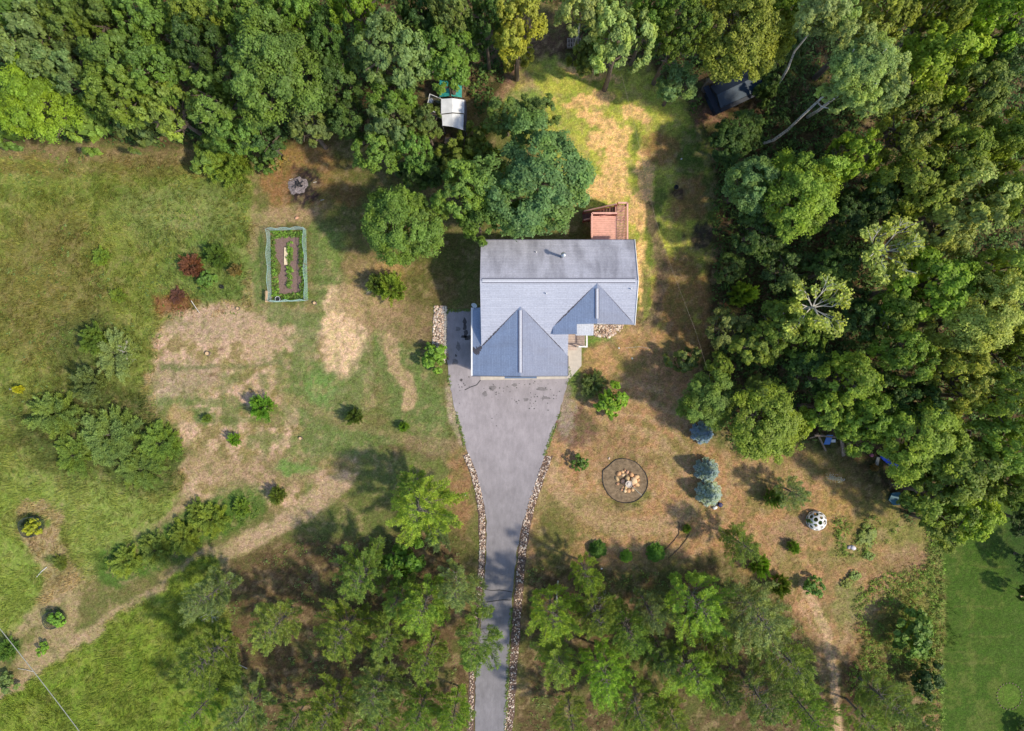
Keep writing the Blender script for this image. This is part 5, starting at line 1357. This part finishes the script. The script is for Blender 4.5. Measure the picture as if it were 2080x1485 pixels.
# ------------------------------------------------------------------ trees and shrubs, one by one
TREES = """
B|60|85|78|12|grey|large grey-green tree near the top left corner, its crown second in from the left edge
B|18|18|60|12|mid|tree cut off by the photo's top left corner
B|135|30|58|12|mid|mid-green tree on the top edge, second from the left corner
D|62|198|88|10|lime|bright yellow-green tree at the forest edge by the left edge of the photo
B|140|140|56|11|grey|grey-green tree touching the upper right of the bright yellow-green left edge tree
B|232|118|68|12|mid|mid-green tree four crowns in from the left edge, well behind the meadow
B|205|20|55|12|mid|small crown on the top edge above the mid-green fourth tree
B|240|195|62|11|olive|olive-green tree with pale twigs behind the meadow path's left half
B|318|130|62|12|mid|mid-green crown left of the dark tree in the upper left forest
B|330|215|58|10|olive|olive tree at the front of the forest above the middle of the meadow path
S|290|262|42|5|grey|low grey-green edge tree just above the meadow path
S|175|255|46|5|green|low green edge tree right of the bright yellow-green left edge tree
S|15|262|36|5|mid|low edge tree in the corner of the meadow at the left edge
B|290|35|60|12|green|green tree on the top edge, about a seventh of the way from the left
B|400|95|55|12|dark|dark green tree left of the biggest round crown in the upper left forest
B|440|205|70|10|green|green tree directly lower left of the biggest round crown in the upper left forest
B|395|12|55|12|olive|olive crown with pale twigs on the top edge above the dark green tree
D|550|140|108|13|green|biggest round dense green crown of the upper left forest
B|490|22|62|12|green|green tree on the top edge above the biggest round crown, left side
B|590|25|60|12|mid|green tree on the top edge above the biggest round crown, right side
B|480|265|48|8|green|small green crown below the biggest round crown, behind the yellowish evergreen
B|535|280|42|7|dark|dark small crown between the yellowish evergreen and the wilting orange sapling
B|615|245|50|8|grey|greyish crown at the lower right foot of the biggest round crown
B|672|165|55|10|dark|dark crown in shade right of the biggest round crown
B|700|235|46|8|dark|dark low crown above the shady lawn right of the fire pit
B|660|80|50|11|dark|dark crown under the bright lime tree of the top edge
B|722|2|56|13|lime|bright lime tree on the top edge, a third of the way from the left
S|545|318|30|3|mid|small leafy shrub at the forest corner above the fire pit
S|563|330|20|2.2|orange|small wilting orange-leaved sapling above the fire pit
J|462|335|62|3|pine|yellowish feathery evergreen at the meadow's upper right corner
S|425|320|40|3|green|green shrub on the left side of the yellowish feathery evergreen
B|795|100|82|12|grey|large grey-green crown left of the tree over the teal shelter
B|905|112|76|11|green|large green crown overhanging the teal shelter
B|850|15|52|12|dark|dark crown on the top edge left of the pale grey-green tip
B|915|22|42|14|grey|narrow pale grey-green crown on the top edge above the teal shelter
B|985|25|48|12|dark|dark crown on the top edge left of the golden tree
B|1052|45|66|12|gold|golden-yellow tree on the top edge above the back lawn
S|1045|105|34|4|gold|low golden shrub beneath the golden-yellow tree
S|975|80|26|4|dark|dark shrub at the left foot of the golden-yellow tree
B|795|205|56|9|green|green crown left of the wire pen
B|790|252|52|9|grey|grey-green crown lower left of the white-roofed shelter
B|862|250|38|8|grey|narrow limb-like crown reaching over the white roof's lower left corner
B|765|300|50|8|green|green crown on the left of the clump below the white-roofed shelter
B|845|305|42|8|green|green crown in the middle of the clump below the white-roofed shelter
S|850|350|45|4|dark|dark low tree at the bottom of the clump below the white-roofed shelter
B|1030|235|46|5.5|grey|thin grey-green crown left of two above the big maple
B|1090|225|42|6|grey|thin grey-green crown right of two above the big maple
D|1090|368|120|9.5|blue|big blue-green maple whose crown overhangs the back of the house
B|942|385|62|9|green|green tree touching the left side of the big blue-green maple
B|968|440|48|7|green|lower green crown at the maple's bottom left, just above the roof
B|1062|432|42|7|green|green crown at the maple's bottom, just above the roof's middle
D|805|455|84|8|green|round green tree between the shady lawn and the house's upper left corner
B|868|435|48|7|mid|mid-green crown on the right shoulder of the round green tree by the house
S|990|330|36|4|mid|leafy shrub behind the big maple's upper left side
S|920|335|40|3.5|olive|low olive shrub in the brown gap below the white-roofed shelter
S|965|290|34|3|olive|yellowish undergrowth shrub right of the white-roofed shelter
B|1265|70|68|12|pale|bright pale-green tree at the top of the back lawn
S|1190|118|34|4|olive|yellowish shrub in front of the pallets at the top of the back lawn
S|1225|95|30|5|green|green shrub between the pallets' birch and the bright pale-green tree
B|1385|55|62|12|mid|mid-green tree on the top edge left of the large olive tree
B|1330|8|55|12|green|green crown cut by the top edge between two larger trees
B|1376|165|44|6|blue|round blue-green tree standing alone beside the navy shed
D|1510|70|98|12|olive|large olive tree above the navy shed
B|1585|10|48|12|mid|green crown on the top edge between the olive tree and the leaning birch
B|1598|105|42|4|dark|dark crown behind the left leaning birch trunk
S|1556|184|25|4.2|dark|dark shrub at the right end of the navy shed
B|1790|30|78|13|olive|large olive crown on the top edge above the big pale birch
B|1900|120|82|12|lime|bright yellow-green tree right of the big pale birch
B|1990|195|66|12|grey|silvery grey-green tree near the right edge, below the yellow-green one
B|1925|15|60|13|olive|olive crown on the top edge near the right corner
B|2035|25|70|13|lime|lime crown in the photo's top right corner
B|2045|115|55|10|dark|dark crown at the right edge between the corner and the silvery tree
B|1860|262|82|11|olive|wide olive tree under the silvery grey-green tree
B|1512|262|46|5|dark|dark low tree at the lawn edge under the navy shed
B|1485|290|48|5|dark|dark edge tree between the right lawn and the long birch trunk
B|1655|372|44|8|dark|dark crown beneath the long birch trunk
B|1735|318|56|10|lime|yellow-green crown jutting up right of the long birch trunk
D|1632|392|92|10|green|large sunlit green tree right of the shaded lawn
D|1532|368|60|8|blue|dark blue-green edge tree facing the black pot on the lawn
B|1555|462|62|7|dark|dark green edge tree beside the charcoal-dark soil patch
B|1960|320|68|12|mid|mid-green crown below the silvery tree at right
B|2045|280|56|12|mid|mid-green crown on the right edge level with the roof of the navy shed
B|1865|365|76|11|olive|olive crown left of the pale-green right forest trees
B|1975|405|78|12|pale|pale-green tree on the right side, beneath the mid-green pair
B|2060|400|56|12|mid|mid crown cut by the right edge, level with the deck
B|1800|395|54|9|dark|dark crown between the sunlit green tree and the olive crown
B|1730|430|54|8|dark|dark low crown at the right foot of the large sunlit green tree
B|1935|470|62|11|pale|pale crown above the wide yellow-green tree
T|1792|512|86|11|pale|open pale tree with bare twigs showing, left of the wide yellow-green one
B|1898|575|92|11|lime|wide yellow-green tree right of the open pale tree
T|1662|622|72|11|pale|pale open tree with white bare branches in a star
B|1598|655|58|8|mid|mid-green tree leaning left of the star-branched pale tree
J|1508|598|36|3|pinelime|small bright green feathery shrub on the forest edge right of the roof
B|1478|665|44|5|grey|grey-green edge shrub-tree facing the front corner of the house
B|1545|700|52|6|mid|mid-green edge tree below the star-branched pale tree
B|1700|545|52|8|dark|dark crown between the star-branched tree and the open pale tree
B|1600|545|52|6|dark|dark crown above the star-branched pale tree
B|1735|650|52|8|dark|dark crown right of the star-branched pale tree
D|1990|650|88|12|pale|large pale-green tree at the right edge, halfway down
B|1850|720|62|11|green|green crown left of the large pale-green right edge tree
B|1738|770|62|10|green|green crown in the centre of the lower right forest
B|1650|745|50|7|dark|dark crown in the hollow of the lower right forest
B|1692|832|50|8|green|green crown right of the broad bright tree
B|1960|770|70|11|olive|olive crown under the large pale-green right edge tree
B|2045|810|66|12|green|green crown on the right edge, below the olive crown
B|1875|820|56|9|dark|dark olive crown among the lower right forest
B|1795|790|46|8|dark|dark crown right of the forest's central green crown
D|1440|812|62|6|green|bright round green tree above the small blue spruce
D|1560|862|86|7|green|broad bright green tree right of the small blue spruce
P|1530|795|48|7|pinedark|dark thin pine between the two bright round trees
B|1772|845|54|9|green|green crown above the play set
B|1742|882|46|7|green|green crown reaching over the blue tarp's left end
D|1884|890|84|10|green|large green crown over the blue tarp
B|1960|950|84|10|green|large green crown at the forest's lower right
B|1912|1012|66|8|mid|green crown above the teal sandbox
B|1985|1050|58|8|lime|bright-tipped crown pointing at the mown lawn
B|1925|1072|50|6|mid|low crown at the top of the mown lawn's left edge
B|2050|905|66|11|green|green crown on the right edge above the mown lawn
B|2070|990|44|9|mid|green crown at the right edge, just above the dark shade on the mown lawn
S|1388|735|30|2.8|grey|small pale grey-green tree alone at the lawn's right side
B|1830|640|56|10|mid|mid-green crown below the wide yellow-green tree
B|2045|545|64|12|green|green crown at the right edge beside the wide yellow-green tree
B|1640|700|44|7|mid|small mid-green crown under the star-branched pale tree
B|2082|700|50|11|mid|crown sliver on the right edge below the large pale-green tree
B|1868|940|48|7|mid|mid-green crown between the blue tarp and the large crowns
S|1866|1004|34|3|dark|dark shrub to the right of the teal sandbox
B|1460|745|30|4|mid|small green tree on the forest edge above the bright round tree
B|1485|545|34|4|dark|dark edge shrub right of the roof, at the lawn's margin
P|850|1030|80|9|pinelime|tall bright pine left of the driveway, highest of the left pine group
S|820|1135|40|4|deep|dark leafy shrub below the tall bright pine
P|838|985|46|7|pine|slim pine behind the tall bright pine, farthest up the lawn
P|885|1085|44|6|pinegrey|small greyish pine between the tall bright pine and the left stones
P|805|1220|44|7|pine|slim pine under the dark leafy shrub left of the driveway
P|735|1170|66|8|pine|pine at the top left of the dense group left of the driveway
P|700|1280|68|8.5|pine|pine below the top left pine of the driveway's left group
P|785|1290|56|8|pine|pine in the middle of the group left of the driveway
P|865|1225|66|8.5|pinelime|bright pine in the centre right of the group left of the driveway
P|930|1190|56|7.5|pinegrey|grey-twigged pine beside the left stones, above the overhanging one
P|558|1275|70|8|pine|pine standing alone on brown ground, right of the left pair
P|432|1205|62|8|pinegrey|upper grey-tinged pine of the left pair at the field's edge
P|425|1330|66|8|pine|lower pine of the left pair at the field's edge
P|968|1300|74|9|pine|pine overhanging the driveway near the bottom
P|870|1335|58|8|pine|pine left of the one overhanging the driveway
P|765|1395|62|8|pinegrey|pale-tipped pine near the bottom, left of the driveway
P|675|1440|60|8|pine|pine on the bottom edge, fourth left of the driveway
P|490|1455|60|8|pinegrey|greyish pine on the bottom edge, left of the bare brown ground
P|855|1445|58|8|pine|pine on the bottom edge, second left of the driveway
P|925|1440|44|7|pinelime|narrow pine on the bottom edge beside the driveway's left stones
P|770|1475|46|7|pine|pine cut by the bottom edge, third left of the driveway
P|590|1478|40|7|pinedark|small dark pine cut by the bottom edge below the lone pine
P|400|1445|50|7|pinelime|bright low pine on the bottom edge at the field
P|1120|1240|62|8|pinelime|bright pine next to the driveway's right stones, upper one
P|1190|1170|50|8|pinelime|narrow upright pine behind the leftmost of the round shrubs
P|1212|1245|64|8.5|pine|pine right of the bright one at the driveway's right stones
P|1275|1275|62|8|pine|pine in the middle of the group right of the driveway
P|1135|1345|62|8|pine|lower pine next to the driveway's right stones
P|1225|1355|60|8|pinelime|bright-tipped pine in the lower centre right of the driveway
P|1320|1240|50|8|pinegrey|grey twiggy pine right of the group's middle
P|1412|1225|74|9|pinelime|large bright pine below the gap right of the round shrubs
P|1290|1435|60|8|pine|pine near the bottom edge, second right of the driveway
P|1405|1365|68|8|pinelime|bright pine near the bottom, below the large bright one
P|1505|1105|52|6|pine|small pine above the twiggy pair, below the blue spruces
P|1530|1240|82|8.5|pinegrey|large grey twiggy pine left of the dirt track
P|1600|1335|84|9|pine|large pine bordering the dirt track on its left
P|1545|1420|78|8.5|pinedark|dark pine at the bottom, left of the dirt track's large pine
P|1465|1410|52|7|pinedark|dark small pine at the bottom between two bright pines
P|1635|1440|54|8|pinelime|bright pine at the bottom, hugging the dirt track
P|1365|1460|52|7|pine|pine on the bottom edge below the bright lower pine
P|1160|1455|54|7|pine|pine on the bottom edge, nearest right of the driveway
P|1460|1300|42|7|pine|thin pine between the large bright pine and the big left-of-track pine
P|1345|1330|46|7|pinedark|dark pine beside the slanting dark log
J|1545|1150|30|2.2|pinelime|small bright evergreen between the small pine and the round track shrub
J|1585|1190|30|2.2|pine|small evergreen at the top of the dirt track, left side
P|1612|1000|50|5|pinegrey|soft grey-green pine left of the climbing dome
J|1572|1010|26|2.2|pine|green feathery evergreen at the left foot of the soft grey-green pine
P|1795|1420|66|7|pinedark|dark pine at the bottom, right of the dirt track
P|1760|1460|50|6|pine|pine on the bottom edge right of the dirt track
P|1860|1455|50|6|pinedark|dark pine in the bottom corner of the weedy field
S|1852|1288|44|3|green|bright leafy shrub in the weedy field left of the mown lawn
S|1880|1375|32|2.5|dark|dark shrub below the bright one in the weedy field
S|1650|1192|20|1.4|green|round green shrub at the top of the dirt track
J|1612|1111|19|1.1|pinelime|small feathery shrub below the climbing dome
S|1736|1170|12|.35|weed|tiny weedy tuft in the dry patch below the white stone
S|1720|1186|10|.3|weed|tiny weedy tuft right of the round shrub at the track's top
S|1765|1128|10|.3|weed|tiny weedy tuft right of the white stone
S|1760|1090|20|.35|weed|spreading weed clump between the climbing dome and the forest
J|112|842|70|1.5|pinedark|low evergreen at the left, nearest the photo's left edge
J|222|885|84|1.5|pinedark|broad low evergreen in the middle of the left thicket
J|325|900|60|1.2|pine|evergreen on the clearing side of the left thicket
J|285|955|62|1.0|pinedark|low evergreen at the bottom of the left thicket
J|150|925|56|1.2|pine|low evergreen at the lower left of the left thicket
J|180|780|46|2.5|pinegrey|small greyish evergreen at the top of the left thicket
J|235|720|66|1.3|pinegrey|grey-green evergreen beside the fallen grey brush
J|190|690|40|2|pine|low evergreen above left of the fallen grey brush
J|255|1140|46|1.1|pine|feathery evergreen at the left end of the diagonal row
J|315|1118|48|1.1|pine|feathery evergreen second in the diagonal row from the left
J|375|1090|50|1.2|pine|feathery evergreen in the middle of the diagonal row
J|430|1055|50|1.2|pine|feathery evergreen fourth in the diagonal row from the left
J|490|1032|26|1|pine|small feathery evergreen at the right end of the diagonal row
J|400|1040|34|.9|pine|small feathery evergreen on the upper side of the diagonal row
J|532|828|36|2|bright|bright feathery evergreen alone in the dry clearing
J|476|893|19|1.2|bright|small bright evergreen lower left of the bright feathery one
J|563|1006|25|1.6|pine|small evergreen beside the mown diagonal track
J|420|850|13|.8|pine|tiny evergreen tuft in the clearing's left half
J|720|846|25|1.8|pinedark|dark round evergreen on the lawn left of the driveway
J|820|867|15|1.1|bright|small bluish-green bush right of the dark round evergreen
S|884|724|27|1.8|bright|round bright green bush at the end of the stone bed by the upper driveway
J|795|585|42|2.6|pinelime|yellow-green feathery shrub left of the house's shadow
J|762|578|28|2|pinedark|dark half of the shrub left of the house's shadow
J|205|520|26|.8|pine|low green evergreen in the upper meadow
J|440|520|34|1.6|green|green shrub left of the garden above the yellowish bush
S|420|568|19|1.1|green|yellow-green bush beside the dead brown shrub
J|388|540|34|1.3|rust|dead reddish-brown shrub in the meadow left of the garden
J|360|600|24|.45|rust|low flattened dead brown shrub in the meadow
J|478|548|18|1.2|orange|small yellow-brown dying sapling left of the garden fence
J|240|600|22|.7|pine|low green evergreen in the meadow left of the dead brown shrubs
S|1240|815|32|2.6|bright|bright green sapling tree below the front path
J|1205|778|36|1.2|grey|low dark bluish shrub above the bright green sapling
S|1180|940|17|1.2|green|small green bush left of the boulder mound
J|1395|1074|13|.8|pinelime|small yellowish tuft at the top of the curved edging
S|1653|1057|14|.95|mid|green plants growing inside the white climbing dome
S|66|1072|17|1.3|yellow|bright yellow-leaved shrub inside a netting cage
S|117|1256|16|1.2|bright|bright green shrub inside a netting cage in the mown track
J|122|1142|22|.5|olive|low weedy shrub beside the white stake
S|88|1319|13|.8|lime|small lime shrub in the bottom left track
J|14|1320|30|1.4|green|green clump at the left edge under the overhead cable
S|14|1385|20|1|grey|grey-green shrub with pale stems at the left edge, left of the cable
J|38|791|12|1|yellow|small yellow sapling near the left edge above the thicket
B|2104|1140|38|3|dark|dark hedge tree on the right edge of the mown lawn
B|2092|1060|42|4|dark|dark tree on the right edge where the mown lawn begins
S|2085|1205|16|3|dark|dark hedge shrub at the right edge by the pale log
S|2085|1486|22|1.5|dark|dark shrub in the bottom right corner of the lawn
"""
for ln in TREES.strip().split("\n"):
    k, px, py, r_, h, c, lab = ln.split("|")
    grp = {'P': "pines beside the driveway", 'J': "evergreen shrubs in the fields", 'S': "leafy shrubs"}.get(k, "forest trees")
    tree(k, float(px), float(py), float(r_), float(h), c, lab, grp)
for px, py, r_, h, c, lab in ((1428, 880, 23, 2.6, 'spruceblue', "blue spruce half under the bright round tree, the bluest of three"),
                              (1437, 956, 25.5, 2.9, 'spruce', "upper of two round blue spruces standing together on the lawn"),
                              (1441.5, 1003, 27, 2.8, 'spruce', "lower of two round blue spruces, with a white bag at its foot")):
    tree('C', px, py, r_, h, c, lab, "blue spruces", 0)
for px, py, rx, lab in ((1216.5, 1121, 19, "leftmost of three round dark green shrubs in a row"), (1275, 1135.5, 13.5, "smallest, middle one of three round green shrubs in a row"), (1335.5, 1128, 20, "rightmost and largest of three round green shrubs in a row")):
    tree('C', px, py, rx, 1.1, 'deep' if rx > 15 else 'bright', lab, "round shrubs in a row", 1)
# birches with leaning white trunks
def birch(trk, rad, crown, colr, label, extra=()):
    P0 = Vector(W(trk[0][0], trk[0][1], 0)); root = empty("birch_tree", (P0.x, P0.y, 0)); tag(root, label, "tree", "leaning birches")
    pts = [W(*p)-P0 for p in trk]; n = len(pts)
    mb = MB(); mb.tube(pts, [rad*(1-.6*i/(n-1)) for i in range(n)], 8)
    for e in extra: mb.tube([W(*p)-P0 for p in e], [rad*.55, rad*.4, rad*.2][:len(e)] if len(e) < 4 else rad*.3, 6)
    tr = mb.build("trunk", M['birch'], root)
    for (px, py, r_, z, V, kk) in crown:
        o = W(px, py, z)-P0; R = r_/S*(H-z)/H
        me = (BD if kk == 'D' else BR)[rt_.randrange(4)] if kk != 'T' else TW[rt_.randrange(3)][1]
        c = link("crown", me, root, (o.x, o.y, z), rt_.uniform(0, 6), (R, R, V)); c.color = tuple(x*rt_.uniform(.93, 1.07) for x in COLR[colr])+(1,)
        if kk == 'T': c2 = link("limbs", TW[0][0], root, (o.x, o.y, z), 0, (R, R, V))
    return root
birch([(1546,293,0),(1572,284,1.2),(1600,264,3),(1630,235,5.5),(1660,207,7.5),(1690,180,9.5),(1722,158,11.5),(1760,130,13)], .13,
      [(1745,140,62,12.6,2.2,'D'),(1790,150,50,12.4,2.0,'B'),(1700,190,36,10.6,1.5,'B'),(1770,200,36,11,1.6,'B'),(1730,90,44,12.6,1.8,'B')], 'pale',
      "big leaning birch with a long white trunk slanting up to a pale crown", [[(1660,207,7.5),(1668,216,8.4),(1690,222,9)], [(1722,158,11.5),(1760,172,12.6),(1780,170,14)], [(1722,158,11.5),(1725,120,12.6),(1735,100,14)], [(1760,130,13),(1790,110,14),(1800,100,15)]])
birch([(1640,238,0),(1660,226,5),(1700,195,8.5),(1725,180,10),(1770,140,12.8)], .14, [(1800,190,34,12,1.6,'B'),(1780,130,40,12.8,1.5,'B')], 'pale', "second birch trunk, half shaded, just right of the long white one")
birch([(1572,182,0),(1588,160,2.5),(1600,140,4.5),(1614,104,7.0),(1632,82,8.8),(1648,62,10.2),(1662,30,11.8)], .11,
      [(1665,22,50,12.5,2.0,'B'),(1640,45,30,11.4,1.4,'B'),(1705,35,34,12,1.5,'B')], 'pale', "left leaning birch whose white trunk rises behind the navy shed",
      [[(1648,62,10.2),(1668,48,11.2),(1690,30,12)]])
birch([(1168,96,0),(1171,82,2.5),(1175,64,5.5),(1178,45,8)], .15, [(1185,30,50,9.5,2.2,'B'),(1225,30,34,9,1.8,'B')], 'pale', "birch with a short straight visible trunk beside the pallets")
# bare brush
def brush(px, py, R, h, rz, tilt, label, wood='dead'):
    a = W(px, py, .3); root = empty("dead_brush", (a.x, a.y, 0), rz); tag(root, label, "brush")
    me = TW[1][0]; o = link("branches", me, root, (0, 0, .5), 0, (R, R, h)); o.rotation_euler = (0, tilt, 0)
brush(262, 712, 1.3, .8, .35, 1.25, "fallen bare grey brush beside the left edge of the dry clearing")
brush(752, 590, .6, .6, 2.9, 1.2, "small bare white branches sticking out left of the feathery shrub")
brush(1430, 1290, .8, 1.0, .3, .4, "grey dead twigs in the heart of the large bright pine's lower side")
brush(1530, 1275, 1.6, 1.6, 1.8, .3, "tangle of bare grey twigs inside the large grey twiggy pine")
brush(925, 1170, 1.2, 1.6, 1.8, .3, "bare grey twigs around the grey pine beside the left driveway stones")
brush(1225, 1215, 1.0, 1.5, 2.8, .4, "bare grey twigs at the foot of the narrow upright pine")
brush(430, 1245, 1.1, 1.6, .8, .5, "bare grey twigs between the two pines of the left pair")
# slim pale sapling
a = W(1678, 968); root = empty("pale_sapling", (a.x, a.y, 0)); tag(root, "slim whitish sapling standing in the yard above the climbing dome", "sapling", None)
mb = MB(); mb.tube([(0,0,0),(.03,.1,1.2),(.05,.15,2.6)], [.03,.02,.006], 5); rr = random.Random(6); rn = np.random.RandomState(6)
for i in range(26):
    z = .5+2.1*i/26; t_ = rr.uniform(0, 6.28); mb.tube([(.03,.1,z), (.03+.3*math.cos(t_)*(1.2-z/3), .1+.3*math.sin(t_)*(1.2-z/3), z+.12)], [.01,.004], 3)
mb.build("stem", M['birch'], root)
C_ = np.stack([rn.normal(.03,.13,420), rn.normal(.1,.13,420), rn.uniform(.3,2.7,420)], -1); nn = rn.normal(0,1,(420,3)); nn /= np.linalg.norm(nn,axis=1,keepdims=True)
V, F = quads(C_, nn, rn.uniform(.03,.06,420), rn); o = link("leaves", mesh("leaves", V, F, M['leaf'], tint=rn.uniform(.4,.9,420)), root); o.color = (.42,.44,.46,1)
# orange dying brush near tarp
tree('J', 1812, 966, 17, .5, 'orange', "pile of orange-brown dead fronds below the blue tarp", None)
tree('J', 1776, 950, 12, .4, 'orange', "small orange-brown frond heap left of the tarp's pile", None)

# ------------------------------------------------------------------ ground-hugging foliage too dense to count
def clumps(name, label, n, test, size, hts, cols, seed, per=16, leaf=.09):
    r = np.random.RandomState(seed); C = []; Z = []; K = []
    while len(C) < n:
        px = r.uniform(-60, 2140, 4000); py = r.uniform(-60, 1545, 4000); ok = test(px, py)
        for a, b in zip(px[ok], py[ok]):
            C.append((a, b))
            if len(C) >= n: break
    C = np.array(C); x = (C[:, 0]-1040)/S; y = (742.5-C[:, 1])/S
    hh = r.uniform(*hts, n)*(.5+vnoise(x, y, 3, 31)); sz = r.uniform(*size, n)
    kc = np.array([COLR[c] for c in cols])[r.randint(len(cols), size=n)]*r.uniform(.7, 1.25, (n, 1))
    dd = rdir(r, n*per); dd[:, 2] = np.abs(dd[:, 2])
    c = np.repeat(np.stack([x, y, np.zeros(n)], -1), per, 0)+dd*np.repeat(np.stack([sz, sz, hh], -1), per, 0)*r.uniform(.6, 1.05, (n*per, 1))
    nn = dd+r.normal(0, .4, dd.shape)+np.array([0,0,.5]); nn /= np.linalg.norm(nn, axis=1, keepdims=True)
    V, F = quads(c, nn, leaf*r.uniform(.6, 1.3, n*per), r)
    cc = np.repeat(kc, per, 0)*r.uniform(.75, 1.3, (n*per, 1))
    o = link(name, mesh(name, V, F, M['ucol'], col=np.clip(cc, 0, .8))); tag(o, label, "undergrowth", None, "stuff"); return o
FN = FOREST_N
def t_forest(px, py):
    gx_, gy_ = px, py
    m = in_poly(px, py, FN)
    m &= ~((px > 860) & (px < 960) & (py > 155) & (py < 275)); m &= ~((px > 1415) & (px < 1545) & (py > 140) & (py < 250))
    m &= ~((px > 1055) & (px < 1165) & (py > 10) & (py < 120)); m &= ~((px > 1640) & (px < 1850) & (py > 870) & (py < 1040))
    return m & ((px > 1450) | (py < 250) | (px < 700))
clumps("forest_undergrowth", "dense dark undergrowth covering the forest floor between the trees", 8000, t_forest, (.25,.6), (.2,2.0), ['dark','dark','mid','dark'], 61, 15, .12)
def t_weed(px, py):
    n = fbm(px, py, 60, 71)
    m = (in_poly(px, py, [(1740,1200),(1800,1160),(1900,1130),(1912,1300),(1905,1500),(1740,1500),(1720,1380)]) & (n > .45)) | \
        (in_poly(px, py, [(1880,1060),(1915,1100),(1915,1500),(1893,1500)])) | (in_poly(px, py, [(1690,1050),(1880,1040),(1900,1120),(1700,1130)]) & (n > .55))
    return m
clumps("field_weeds", "tall yellow-green weeds in the rough field left of the mown lawn", 1500, t_weed, (.10,.28), (.15,.6), ['olive','pine','olive','lime'], 62, 14, .06)
def t_mead(px, py):
    n = fbm(px, py, 50, 73)
    return (in_poly(px, py, MEADOW_L) & (n > .5) & (py < 1000)) | (in_poly(px, py, [(200,1170),(340,1080),(520,1000),(530,1040),(380,1140),(250,1180)]) & (n > .3))
clumps("meadow_weeds", "leafy weeds scattered through the left meadow", 1100, t_mead, (.10,.28), (.05,.22), ['olive','mid','olive','grey'], 63, 12, .06)
def t_gard(px, py):
    return in_poly(px, py, [(551,470),(621,468),(624,610),(554,612)]) & ~(in_poly(px, py, [(558,482),(608,482),(610,596),(568,598)]) & ~((np.abs(px-589) < 4.5) & (py > 490) & (py < 585))) & ~((np.abs(px-566)<6)&(py>602))
clumps("vegetable_plants", "rows of green vegetable plants inside the garden fence", 430, t_gard, (.09,.18), (.12,.35), ['green','bright','mid','green'], 64, 22, .055)
def t_pf(px, py):
    n = fbm(px, py, 46, 79)
    return (in_poly(px, py, PINE_FLOOR_W) | in_poly(px, py, PINE_FLOOR_E)) & (n > .5) & ~in_poly(px, py, [(930,1000),(1075,1000),(1075,1600),(930,1600)])
clumps("pine_floor_plants", "thin low plants on the brown needle floor under the pines", 1500, t_pf, (.12,.35), (.05,.4), ['pinedark','pine','pinegrey'], 65, 12, .055)

def t_edge(px, py):
    d = seg_dist(px, py, DRIVE, True); n = vnoise(px, py, 26, 83)
    return (d < 3.2) & (n > .42) & (((py > 745) & (py < 925)) | (py > 1180) | ((py < 640) & (px < 955)))
clumps("driveway_edge_grass", "ragged grass tufts growing over the driveway's edges", 900, t_edge, (.05,.13), (.03,.12), ['weed','olive','grey','pinegrey'], 66, 9, .05)
